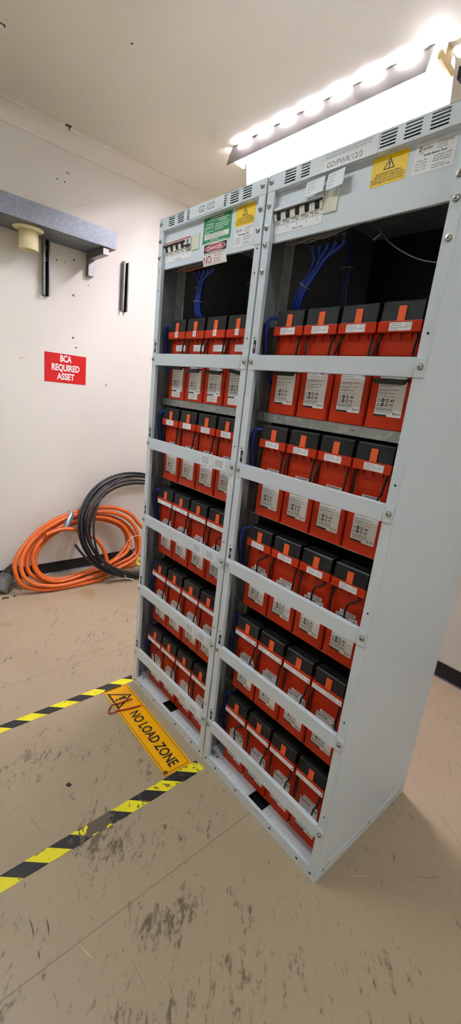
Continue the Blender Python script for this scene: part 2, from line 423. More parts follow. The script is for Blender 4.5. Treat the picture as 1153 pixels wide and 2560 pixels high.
for q in range(70):
    x, y = rg.uniform(-2.3, .5), rg.uniform(-.9, .5); a = rg.gauss(-.74, .35); l = rg.uniform(.006, .028)
    if -1.21 < x < 0.01 and y > -.22: continue
    streak(x, y, x + l * math.cos(a), y + l * math.sin(a), rg.uniform(.0007, .0019), rg.choice(('scuff_dark', 'scuff_mid', 'scuff_mid', 'scuff_light')), rg.uniform(-.002, .002))
struct(m.build('floor'))
m = MB(); m.box(XW - 0.1, XR + 0.1, YF - 0.1, YB + 0.1, ZC, ZC + 0.1, 'ceiling_cream')
FC = Frame((0, 0, ZC), (1, 0, 0), (0, -1, 0))
m.disc(FC, -1.70, -0.095, 0.006, 'dust_dark', 0.0008); m.disc(FC, -2.02, 0.33, 0.004, 'smear', 0.0008)
struct(m.build('ceiling'))
m = MB(); m.box(XW - 0.1, XW, YF - 0.1, YB + 0.1, 0, ZC, 'wall_cream')
FL = Frame((XW, 0, 0), (0, 1, 0), (0, 0, 1))
rr = random.Random(3)
for y, z, r, k in ((.246, 1.762, .008, 'dust_dark'), (.268, 1.700, .006, 'hole'), (.242, 2.036, .007, 'dust_dark'), (.222, 2.066, .005, 'smear'), (.244, 2.253, .008, 'dust_dark'),
                   (.130, 2.223, .005, 'hole'), (.180, 2.224, .004, 'hole'), (.347, 2.122, .005, 'dust_dark'), (.503, 1.466, .006, 'dust_dark'), (.192, 2.738, .005, 'hole'),
                   (.205, 2.735, .004, 'dust_dark'), (.130, 2.683, .005, 'hole'), (.178, 2.682, .005, 'hole'), (.262, 1.735, .006, 'smear'), (-.10, 1.58, .008, 'smear'), (-.085, 1.588, .005, 'smear'),
                   (.25, 2.03, .007, 'smear'), (.10, 1.10, .005, 'smear'), (.75, 1.7, .005, 'smear'), (.62, .9, .006, 'smear')):
    m.poly(FL, [(y + r * rr.uniform(.7, 1.1) * math.cos(t), z + r * rr.uniform(.7, 1.1) * math.sin(t)) for t in [2 * math.pi * i / 9 for i in range(9)]], k, 0.0006)
struct(m.build('wall_left'))
m = MB(); m.box(XW - 0.1, XR + 0.1, YB, YB + 0.1, 0, ZC, 'wall_cream'); struct(m.build('wall_back'))
m = MB(); m.box(XR, XR + 0.1, YF - 0.1, YB + 0.1, 0, ZC, 'wall_cream'); struct(m.build('wall_right'))
m = MB(); m.box(XW - 0.1, XR + 0.1, YF - 0.1, YF, 0, ZC, 'wall_cream'); struct(m.build('wall_front'))
m = MB(); m.box(XW, XW + 0.006, YF, YB, 0, 0.092, 'base_black', 0.0012)
m.prism([(XW + 0.006, 0), (XW + 0.016, 0), (XW + 0.008, 0.008), (XW + 0.006, 0.012)], 'y', YF, YB, 'base_black'); struct(m.build('baseboard_left'))
m = MB(); m.box(XW, XR, YB - 0.006, YB, 0, 0.097, 'base_black', 0.0012)
m.prism([(YB - 0.006, 0), (YB - 0.016, 0), (YB - 0.008, 0.008), (YB - 0.006, 0.012)], 'x', XW, XR, 'base_black'); struct(m.build('baseboard_back'))
def cove(sgn, base):     # plaster cove, 85 mm, with a small step at each edge
    c = [(0, -0.088), (0.006, -0.088), (0.008, -0.080)]
    for i in range(9):
        t = math.pi / 2 * i / 8; c.append((0.008 + 0.074 * (1 - math.cos(t)), -0.080 + 0.072 * math.sin(t)))
    c += [(0.088, -0.006), (0.088, 0), (0, 0)]
    return [(base + sgn * a, ZC + b) for a, b in c]
m = MB(); m.prism(cove(1, XW), 'y', YF, YB, 'cornice_cream', smooth=False); struct(m.build('trim_1'))
m = MB(); m.prism(cove(-1, YB), 'x', XW, XR, 'cornice_cream', smooth=False); struct(m.build('trim_2'))

# ------------------------------------------------------------------ batten lights
def batten(x0, x1, yc, tube_mat, label):
    """twin fluorescent batten along x with a trough reflector of two wings"""
    t = thing('batten_light', label, 'light', ((x0 + x1) / 2, yc, ZC))
    h = (x1 - x0) / 2
    m = MB(); m.box(-h + 0.01, h - 0.01, -0.020, 0.020, -0.046, 0, 'lamp_white', 0.003); m.build('spine', t)
    prof = [(-.024, 0), (.024, 0), (.028, -.046), (.058, -.046), (.064, -.056), (.064, -.072), (.054, -.078), (-.006, -.074), (-.058, -.070), (-.064, -.060), (-.062, -.042), (-.048, -.038), (-.030, -.043), (-.026, -.040)]
    for s in (-1, 1):
        m = MB(); m.prism(prof, 'x', s * h, s * (h + 0.011), 'lamp_holder'); m.build('lamp_holder', t)
    for y in (-.038, .038):
        m = MB(); m.cyl((-h + 0.012, y, -.046), (1, 0, 0), 0.013, 2 * h - 0.024, tube_mat, 20)
        for e in (-1, 1): m.cyl((e * (h - 0.002) if e < 0 else h - 0.010, y, -.046), (1, 0, 0), 0.0136, 0.012, 'screw_steel', 20)
        m.build('tube', t)
    # wings: bent sheet, kept clear of the ceiling on short folded tabs so light leaks up in scallops
    def wing(s, y_top, z_top, y_bot, z_bot, xa, xb, outer='wing_shade_grey'):
        m = MB(); th = 0.0012
        m.prism([(s * y_top, z_top), (s * y_bot, z_bot), (s * (y_bot + 0.0008), z_bot), (s * (y_top + 0.0008), z_top)], 'x', xa, xb, 'lamp_white')
        m.prism([(s * (y_top + 0.0008), z_top), (s * (y_bot + 0.0008), z_bot), (s * (y_bot + 0.0018), z_bot), (s * (y_top + 0.0018), z_top)], 'x', xa, xb, outer)
        n = 8
        for k in range(n):      # broad tabs carry the wing; the gaps between them leak light upwards
            xx = xa + (xb - xa) * (0.02 + 0.96 * k / (n - 1)); hw = 0.034
            m.prism([(s * 0.018, -0.004), (s * (y_top - .008), -0.004), (s * y_top, z_top - 0.001), (s * (y_top + th), z_top), (s * (y_top - .007), -0.002), (s * 0.018, -0.002)], 'x', max(xa, xx - hw), min(xb, xx + hw), outer)
        return m.build('reflector_wing', t)
    wing(-1, 0.053, -0.026, 0.080, -0.110, -h - 0.004, h - 0.03)
    wing(1, 0.072, -0.016, 0.100, -0.160, -h - 0.005, h + 0.002)
    return t
batten(-1.945, -0.67, 0.956, 'tube_cool', 'lit twin tube batten light with open reflector on the ceiling behind the racks')
batten(-1.98, -.70, -.90, 'tube_daylight', 'lit batten light on the ceiling in front of the racks, near the tray')
batten(1.25, 2.52, -.45, 'tube_daylight', 'added batten light brightening the rack side, on the ceiling farthest from the tray')  # unseen fitting added as fill for the rack side panel

# ------------------------------------------------------------------ racks
W, D, H = 0.6, 0.589, 2.133
RAIL_Z = [0.1676, 0.5170, 0.8738, 1.2300, 1.5852]; RAIL_H = 0.0455
SHELF = [0.0412, 0.3910, 0.7500, 1.1040, 1.4555]

def screw_mesh():
    m = MB()
    m.lathe([(0, 0), (0.0082, 0), (0.0082, -0.0012), (0.0074, -0.0014)], (0, 0, 0), (0, 1, 0), 'screw_steel', 18, False)
    m.lathe([(0.0064, -0.0012), (0.0064, -0.003), (0.0056, -0.0046), (0.0036, -0.0056), (0.0001, -0.0060)], (0, 0, 0), (0, 1, 0), 'screw_steel', 18)
    F = front(0, -0.00605, 0)
    m.rect(F, -0.0034, -0.0006, 0.0034, 0.0006, 'hole', 0); m.rect(F, -0.0006, -0.0034, 0.0006, 0.0034, 'hole', 0.0001)
    return m
SCREW = screw_mesh().build('screw')
SCREW.location = (0, 0, -5)
def screw(parent, x, y, z): return link_copy(SCREW, 'screw', parent, (x, y, z))

def warning_triangle(m, F, a, b, w, hgt, ink, h, lw=None, bg=None):
    lw = lw or w * 0.07
    tri = [(a - w / 2, b), (a + w / 2, b), (a, b + hgt)]
    m.loopline(F, tri, lw, ink, h)
    m.poly(F, [(a - w * .045, b + hgt * .30), (a + w * .045, b + hgt * .30), (a + w * .075, b + hgt * .66), (a - w * .075, b + hgt * .66)], ink, h)
    m.disc(F, a, b + hgt * .19, w * .055, ink, h, 12)

def logo(m, F, a, b, hgt, ink, h):
    """slanted maker's mark with its swoosh"""
    F2 = Frame(F.o, F.r, (F.u + F.r * 0.18)); F2.n = F.n
    m.text(F2, 'E', a - b * 0.18, b, hgt * 1.25, ink, h, align='l', bold=0.02)
    m.text(F2, 'nerSys', a - b * 0.18 + hgt * 0.95, b + hgt * 0.1, hgt * 0.88, ink, h, width=hgt * 3.1, align='l', bold=0.01)
    m.poly(F, [(a + hgt * .2, b - hgt * .55), (a + hgt * 2.1, b - hgt * .12), (a + hgt * 2.1, b - hgt * .20), (a + hgt * .3, b - hgt * .66)], ink, h)

def yellow_sticker(F, x0, z0, x1, z1):
    m = MB(); m.slab(F, x0, z0, x1, z1, 'yellow_sticker'); c = (x0 + x1) / 2; h = z1 - z0
    warning_triangle(m, F, c, z0 + h * .50, h * .50, h * .40, 'ink', .0009, h * .035)
    for i, s in enumerate(('EACH 48V BATTERY STRING', 'COMPRISES 4 OFF 12V MONOBLOCK', 'PROSPECTIVE SHORT CIRCUIT CURRENT', 'APPROXIMATELY 3500A PER STRING')):
        m.text(F, s, c, z0 + h * (.37 - .095 * i), h * .062, 'ink', .0009, width=(x1 - x0) * (.72, .88, .97, .90)[i], bold=0.01)
    return m
def white_sticker(F, x0, z0, x1, z1):
    m = MB(); m.slab(F, x0, z0, x1, z1, 'label_white'); w = x1 - x0; h = z1 - z0
    logo(m, F, x0 + w * .10, z0 + h * .74, h * .12, 'ink', .0009)
    for i, s in enumerate(('Powered Batteries Pty Ltd', 'Phone: 02 9876 4800', 'Fax: 02 9874 4801', 'Greenacre NSW')):
        m.text(F, s, x0 + w * .55, z0 + h * (.88 - .07 * i), h * .042, 'ink', .0009, width=w * (.41, .36, .22, .25)[i], align='l')
    m.text(F, 'RS600 Battery Rack', x0 + w * .52, z0 + h * .55, h * .065, 'ink', .0009, width=w * .56, bold=.02)
    for i, (s, s2) in enumerate((('Voltage: 48V', 'Serial Number: 20468'), ('Model: RS600', 'Part Number: 2501-P'), ('Max I/O: 3500A', 'DOM: 4/12/2012'), ('Breaker: 125A', ''))):
        m.text(F, s, x0 + w * .07, z0 + h * (.42 - .095 * i), h * .046, 'ink', .0009, width=w * .28, align='l')
        if s2: m.text(F, s2, x0 + w * .50, z0 + h * (.44 - .085 * i), h * .046, 'ink', .0009, width=w * .42, align='l')
    m.text(F, 'Warranty Enquiry', x0 + w * .48, z0 + h * .16, h * .046, 'ink', .0009, width=w * .30, align='l')
    m.text(F, 'Telephone: 1800 771840', x0 + w * .48, z0 + h * .08, h * .046, 'ink', .0009, width=w * .44, align='l')
    return m

def rack(name, label, X0, far):
    t = thing(name, label, 'battery rack', (X0, 0, 0))
    P = 'rack_paint'
    # plinth and floor tray
    m = MB()
    m.box(0, W, 0, 0.0018, 0, 0.0415, P, 0.0006); m.box(0.0, W, 0.0, 0.008, 0.0400, 0.0418, P, 0.0005)
    for s in (0, 1): m.box(-0.0016 + s * (W - 0.0002), 0.0002 + s * (W + 0.0014), 0.0005, D, 0, 0.0405, P, 0.0005)
    m.box(0, W, D - 0.002, D, 0, 0.0415, P)
    F = front(0, 0, 0)
    for x, z in ((.016, .022), (.080, .022), (.205, .022), (.392, .021), (.520, .021), (.578, .020)): m.disc(F, x, z, .0046, 'hole', .0002, 14)
    FR = Frame((W + 0.0017, 0, 0), (0, 1, 0), (0, 0, 1))
    for y in (.05, .33, .55):
        m.rect(FR, y - .016, .0385, y + .016, .0400, 'seam', .0003); m.disc(FR, y - .012, .030, .0045, 'hole', .0003, 12); m.disc(FR, y + .016, .040, .003, 'hole', .0003, 10)
    m.build('plinth', t)
    m = MB(); m.perf([0.0025, .263, .338, W - .0025], [.002, .012, .058, D - .003], {(1, 1)}, 'xy', .0385, .0410, P)
    FT = Frame((0, 0, .0410), (1, 0, 0), (0, 1, 0)); rg = random.Random(5 + far)
    for k in range(34):
        x, y = rg.uniform(.04, .57), rg.uniform(.010, .024)
        m.rect(FT, x, y, x + rg.uniform(.001, .004), y + rg.uniform(.0008, .003), 'dust_dark', .0003)
    m.disc(FT, .055, .03, .004, 'hole', .0004, 10); m.box(.25, .35, .004, .075, .012, .014, 'hole')  # black box under the cut-out paints in the darkness below it
    for x0, x1, y0, y1 in ((.250, .252, .004, .075), (.348, .350, .004, .075), (.25, .35, .004, .006), (.25, .35, .073, .075)): m.box(x0, x1, y0, y1, .014, .0375, 'hole')
    m.build('floor_tray', t)
    # posts: folded angles
    for x0, x1, xr0, xr1 in ((0, .0285, 0.0008, .0026), (W - .0285, W, W - .0026, W - .0008)):
        m = MB(); m.box(x0, x1, 0, .0022, .040, H - .001, P, 0.0007)
        inn = x1 if x0 == 0 else x0; m.box(inn - .0011, inn + .0011, 0.001, .014, .042, H - .045, P)
        F = front(0, 0, 0); c = (x0 + x1) / 2
        for z in [1.945, 1.682] + [1.682 - .3544 * i for i in range(1, 5)] + [1.875, ]:
            m.ring(F, c, z, .0030, .0052, P, .0006, 12); m.disc(F, c, z, .0032, 'hole', .0004, 12)
        m.build('front_post', t)
    for x0 in (0.003, W - .043):
        m = MB(); m.box(x0, x0 + .04, D - .006, D - .004, .040, H - .004, 'rack_shade_dark'); m.build('rear_post', t)
    # galvanised uprights just behind the opening, pierced with square holes
    for s, x0 in ((0, 0.0045), (1, W - .0065)):
        m = MB(); m.box(x0, x0 + .002, .094, .128, .04, 2.08, 'upright_grey', 0.0004)
        xx = x0 + .002 if s == 0 else x0
        xf = -0.012 if s else 0.012
        m.box(min(xx, xx + xf), max(xx, xx + xf), .126, .128, .04, 2.08, 'upright_grey', 0.0003)
        FU = Frame((x0 + (.0021 if s == 0 else -.0001), 0, 0), (0, -1 if s == 0 else 1, 0), (0, 0, 1))
        for z in [1.52 + .0425 * k for k in range(13)]:
            sg = -1 if s == 0 else 1
            for yy in (.104, .120): m.rect(FU, sg * yy - .003, z - .004, sg * yy + .003, z + .004, 'hole', .0004)
        m.build('upright', t)
    m = MB(); m.box(0, .0010, 0.003, D, .040, H - .002, P, .0003); m.box(.0010, .0018, 0.016, D, .040, H - .003, 'rack_shade_grey'); m.build('side_panel', t)  # inner skin carries the painted bay shade
    m = MB(); m.box(W - .0010, W, 0.003, D, .040, H - .002, P, .0003); m.box(W - .0018, W - .0010, 0.016, D, .040, H - .003, 'rack_shade_grey')
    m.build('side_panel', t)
    m = MB(); m.box(.002, W - .002, D - .003, D - .001, .04, H - .003, 'rack_shade_dark'); m.build('back_panel', t)
    m = MB(); m.box(.002, W - .002, .003, D - .003, H - .004, H - .002, P); m.build('top_panel', t)
    # slotted header: eight groups of five slots
    us, vs, holes = [0.0], [2.089], set()
    for k in range(8):
        us += [.0655 + .061 * k, .1065 + .061 * k]
    us.append(W)
    for k in range(5): vs += [2.0975 + .0069 * k, 2.1012 + .0069 * k]
    vs.append(H)
    for k in range(8):
        for j in range(5): holes.add((1 + 2 * k, 1 + 2 * j))
    m = MB(); m.perf(us, vs, holes, 'xz', -.0022, -.0004, P)
    m.box(.0, W, -.0022, .016, 2.0885, 2.0902, P, .0004); m.box(0, W, -.0022, .010, H - .0012, H + .0004, P, .0004)
    m.build('vent_header', t)
    m = MB(); m.box(.03, W - .03, .03, .032, 2.092, 2.131, 'hole'); m.build('vent_backing', t)  # near-black sheet set behind the header slots
    # recessed breaker panel
    YP = .013
    m = MB()
    m.perf([.030, .040, .209, .570], [1.956, 2.0005, 2.0405, 2.0885], {(1, 1)}, 'xz', YP, YP + .0016, P)
    for x0, x1, xi in ((.0005, .0285, .0285), (W - .0285, W - .0005, W - .0300)):
        m.box(x0, x1, -.0020, 0, 1.956, 2.0885, P, .0005)
        m.box(xi, xi + .0015, -.0020, YP + .001, 1.956, 2.0885, P)
    m.box(.030, .57, YP, YP + .010, 1.9545, 1.9562, P, .0005)
    m.build('breaker_panel', t)
    for z in (2.114, 2.053, 1.995):
        screw(t, .0125, -.0022, z); screw(t, .582, -.0022, z)
    if not far:
        screw(t, .0135, -.0002, 1.949); screw(t, .0125, -.0002, 1.875); screw(t, .584, -.0002, 1.950); screw(t, .586, -.0002, 1.874)
    # five breakers in the cut-out
    F = front(0, YP, 0)
    for k in range(5):
        b = thing('breaker', '', 'x', (0.034 + .0358 * k, YP, 0)); b.parent = t; b.name = 'breaker'
        for q in ('label', 'category'): del b[q]
        w = .0350
        m = MB()
        side = [(.012, 1.9985), (-.0008, 1.9985), (-.0010, 2.0080), (-.0060, 2.0100), (-.0095, 2.0260), (-.0095, 2.0340), (-.0110, 2.0350), (-.0110, 2.0435), (.012, 2.0435)]
        for a0, a1 in ((0, .0095), (w - .0095, w)): m.prism(side, 'x', a0, a1, 'white_plastic')
        m.prism([(.012, 1.9985), (-.0008, 1.9985), (-.0010, 2.0080), (-.003, 2.0100), (.003, 2.0330), (.003, 2.0350), (-.0110, 2.0350), (-.0110, 2.0435), (.012, 2.0435)], 'x', .0095, w - .0095, 'white_plastic')
        Fb = front(0, 0, 0)
        m.rect(Fb, .008, 2.0020, .021, 2.0042, 'ink', .0010)
        if far: m.rect(Fb, 0, 2.0385, w, 2.0425, 'red_ink', .0112)
        m.rect(Fb, w - .0012, 1.9985, w, 2.0075, 'ink_soft', .0010)
        m.build('breaker_body', b)
        m = MB()
        off = far and k == 4
        zb = 2.0305 if not off else 2.0130
        m.box(-.0002, w + .0002, -.0150, -.0088, zb - .0012, zb + .0040, 'toggle_black', .0008)
        m.prism([(.0, 2.0125), (-.0085, 2.0160), (-.0105, 2.0280), (.002, 2.0325)], 'x', .0098, w - .0098, 'toggle_black' if not off else 'grey_plastic')
        m.build('toggle', b)
    m = MB(); m.slab(F, .0345, 1.9755, .2135, 1.9965, 'label_white')
    for k, s in enumerate('12345'): m.text(F, s, .049 + .036 * k, 1.9885, .0055, 'ink', .0009, bold=.01)
    m.text(F, 'Battery String', .125, 1.9795, .0045, 'ink', .0009, width=.040, bold=.01); m.build('number_strip', t)
    m = MB(); m.slab(F, .2135, 1.9965, .2575, 2.0480, 'cream_plastic', 0, .0035)
    for k in range(1, 5): m.rect(F, .2135 + .0088 * k, 1.9968, .2141 + .0088 * k, 2.0477, 'grey_plastic', .0037)
    m.build('blanking_plate', t)
    # paper labels on the header
    Fh = front(0, -.0024, 0)
    if far:
        m = MB(); m.slab(Fh, .204, 2.0955, .401, 2.1325, 'paper', 0, .0012)
        m.text(Fh, 'GD 12/2', .306, 2.1040, .0200, 'ink_soft', .0016, width=.088)
        for x in (.212, .236, .372, .390): m.rect(Fh, x, 2.097, x + .0012, 2.131, 'label_white', .0015)
        m.build('name_label', t)
        m = MB(); m.slab(F, .277, 2.0055, .4305, 2.0875, 'green_sticker', 0, .0005)
        Lw = 'sign_white'
        m.text(F, 'ELECTROLYTE BURNS', .353, 2.0790, .0055, Lw, .0008, width=.072, bold=.015)
        m.tiny(F, .300, .415, 2.0735, .0022, Lw, .0008, 1)
        m.text(F, 'SKIN BURNS', .313, 2.0615, .0052, Lw, .0008, width=.040, bold=.015)
        m.text(F, 'EYE BURNS', .384, 2.0655, .0052, Lw, .0008, width=.040, bold=.015)
        for i in range(5): m.tiny(F, .285, .285 + (.052, .048, .012, .050, .030)[i], 2.0555 - .0052 * i, .0020, Lw, .0008, 10 + i)
        for i in range(4): m.tiny(F, .344, .344 + (.078, .074, .070, .045)[i], 2.0585 - .0056 * i, .0020, Lw, .0008, 20 + i)
        m.rect(F, .287, 2.0170, .421, 2.0335, Lw, .0007)
        for i in range(3): m.tiny(F, .296, .296 + (.10, .095, .115)[i], 2.0295 - .0048 * i, .0018, 'ink_soft', .0009, 30 + i)
        m.text(F, 'PRECAUTION', .345, 2.0110, .0040, Lw, .0008, width=.042, bold=.015)
        m.tiny(F, .300, .405, 2.0075, .0014, Lw, .0008, 41)
        m.build('first_aid_sticker', t)
        # danger sticker, its lower half hanging free below the panel and curling forward
        m = MB(); Fd = Frame((0, YP - .0007, 0), (1, 0, 0), (0, 0, 1)); Fd2 = Frame((0.2830, YP - .0007, 1.9560), (.9995, -.02, 0), (-0.10, -.20, .975))
        Fd2.r.normalize(); Fd2.u.normalize(); Fd2.n = Fd2.r.cross(Fd2.u)
        m.slab(Fd, .2870, 1.9560, .4215, 2.0040, 'sign_white', 0, .0005)
        m.slab(Fd2, .0040, -.0235, .1385, 0, 'sign_white', -.0004, .0002)
        m.rect(Fd, .2915, 1.9735, .4170, 2.0005, 'ink', .0008)
        m.disc(Fd, .3540, 1.9870, .0570, 'sign_white', .0010, 32, .0125); m.disc(Fd, .3540, 1.9870, .0545, 'red_ink', .0012, 32, .0110)
        m.text(Fd, 'DANGER', .3540, 1.9812, .0115, 'sign_white', .0015, width=.082, bold=.02)
        m.text(Fd, 'RISK OF BATTERY EXPLOSION', .3540, 1.9672, .0042, 'ink', .0008, width=.118, bold=.015)
        m.text(Fd2, 'NO', .0110, -.0160, .0240, 'red_ink', .0006, width=.044, align='l')
        m.text(Fd, 'SMOKING', .352, 1.9588, .0048, 'red_ink', .0009, width=.046, align='l')
        m.text(Fd2, 'SPARKS', .0690, -.0080, .0048, 'red_ink', .0006, width=.038, align='l')
        m.text(Fd2, 'FLAMES', .0690, -.0155, .0048, 'red_ink', .0006, width=.038, align='l')
        m.rect(Fd2, .0080, -.0205, .1345, -.0197, 'ink', .0006)
        m.build('danger_sticker', t)
        yellow_sticker(F, .4515, 2.0285, .5425, 2.0868).build('warning_sticker', t)
        white_sticker(F, .4520, 1.9685, .5440, 2.0285).build('maker_sticker', t)
    else:
        m = MB(); m.slab(Fh, .158, 2.0895, .366, 2.1290, 'paper', 0, .0012)
        m.text(Fh, 'GD/PWR/12/3', .271, 2.0955, .0125, 'ink_soft', .0016, width=.107, bold=.01)
        m.slab(Fh, .205, 2.0905, .340, 2.1130, 'label_white', .0012, .0014)
        for i in range(2): m.tiny(Fh, .21, .35, 2.1245 - .006 * i, .0022, 'ink_faint', .0016, 50 + i)
        for x in (.180, .196, .345): m.rect(Fh, x, 2.091, x + .0012, 2.128, 'label_white', .0015)
        m.build('name_label', t)
        for F3, w, h, sd in ((Frame((.153, -.0030, 2.0430), (1, -.02, .03), (.03, 0.05, 1)), .063, .036, 60), (Frame((.2265, -.0040, 2.0430), (1, -.03, .06), (.02, 0.05, 1)), .053, .037, 70)):
            F3.r.normalize(); F3.u.normalize(); F3.n = F3.r.cross(F3.u)
            m = MB(); m.slab(F3, 0, 0, w, h, 'paper', 0, .0014)
            m.rect(F3, w * .58, .001, w * .60, h - .001, 'label_white', .0017)
            for i in range(4): m.tiny(F3, .006, w * (.5, .42, .5, .35)[i], h * (.78 - .19 * i), .0022, 'ink_faint', .0017, sd + i)
            m.build('paper_tag', t)
        yellow_sticker(F, .3500, 2.0250, .4430, 2.0862).build('warning_sticker', t)
        white_sticker(F, .4590, 2.0235, .5535, 2.0848).build('maker_sticker', t)
        m = MB(); m.prism([(.528, H), (.600, H), (.600, H + .046), (.594, H + .046)], 'y', .010, .013, 'galvanised')
        m.box(.594, .600, .010, .05, H, H + .046, 'galvanised'); m.build('corner_bracket', t)
    # rails across the front, each with its own screws; number plates on the post above
    for k, z in enumerate(RAIL_Z):
        m = MB()
        m.box(.0035, W - .0035, -.0022, -.0004, z, z + RAIL_H - .0015, P, .0006)
        m.prism([(-.0032, z - .0003), (-.0038, z + .0006), (-.0038, z + RAIL_H - .001), (-.0030, z + RAIL_H), (.0115, z + RAIL_H), (.0115, z + RAIL_H - .0016), (-.0016, z + RAIL_H - .0016), (-.0016, z + .0013), (.0115, z + .0013), (.0115, z - .0003)], 'x', .0315, W - .0315, P)
        rl = m.build('front_rail', t)
        for x in (.0130, W - .0150): screw(rl, x, -.0022, z + RAIL_H * .52)
        if far and k < 4:
            Fr = front(0, -.0038, 0)
            for x in (.405, .487):
                mm = MB(); mm.slab(Fr, x, z + .006, x + .065, z + .040, 'paper', 0, .0008)
                mm.loopline(Fr, [(x, z + .006), (x + .065, z + .006), (x + .065, z + .040), (x, z + .040)], .003, 'label_white', .0010)
                for i in range(5): mm.tiny(Fr, x + .007, x + .05, z + .033 - .0052 * i, .0020, 'ink_soft', .0010, 80 + i + 7 * k)
                mm.build('clear_pocket', rl)
        m = MB(); Fn = front(0, -.0001, 0); zz = z + RAIL_H + .005
        m.slab(Fn, .0130, zz, .0245, zz + .0400, 'ink', 0, .0005)
        m.text(Fn, str(k + 1), .01875, zz + .0150, .0115, 'sign_white', .0008, width=.0062 if k else None, bold=.03); m.build('number_plate', t)
    # shelves
    for z in SHELF[1:]:
        m = MB(); m.box(.008, W - .008, .060, D - .01, z - .0028, z - .0006, 'galvanised')
        if z < 1.4:
            m.build('shelf', t); continue
        m.box(.008, W - .008, .0585, .0605, z - .030, z - .0006, 'galvanised', .0005)
        F = front(0, .0585, 0)
        for x in (.11, .30, .40, .545): m.ring(F, x, z - .015, .002, .0045, 'screw_steel', .0004, 10); m.disc(F, x, z - .015, .002, 'hole', .0006, 10)
        m.build('shelf', t)
    return t

XL0, XR0 = -1.2067, -0.6
RL = rack('battery_rack', 'grey open battery rack marked GD 12/2 with green first aid sticker, beside the coils', XL0, True)
RR = rack('battery_rack', 'grey open battery rack marked GD/PWR/12/3 with plain side panel showing', XR0, False)

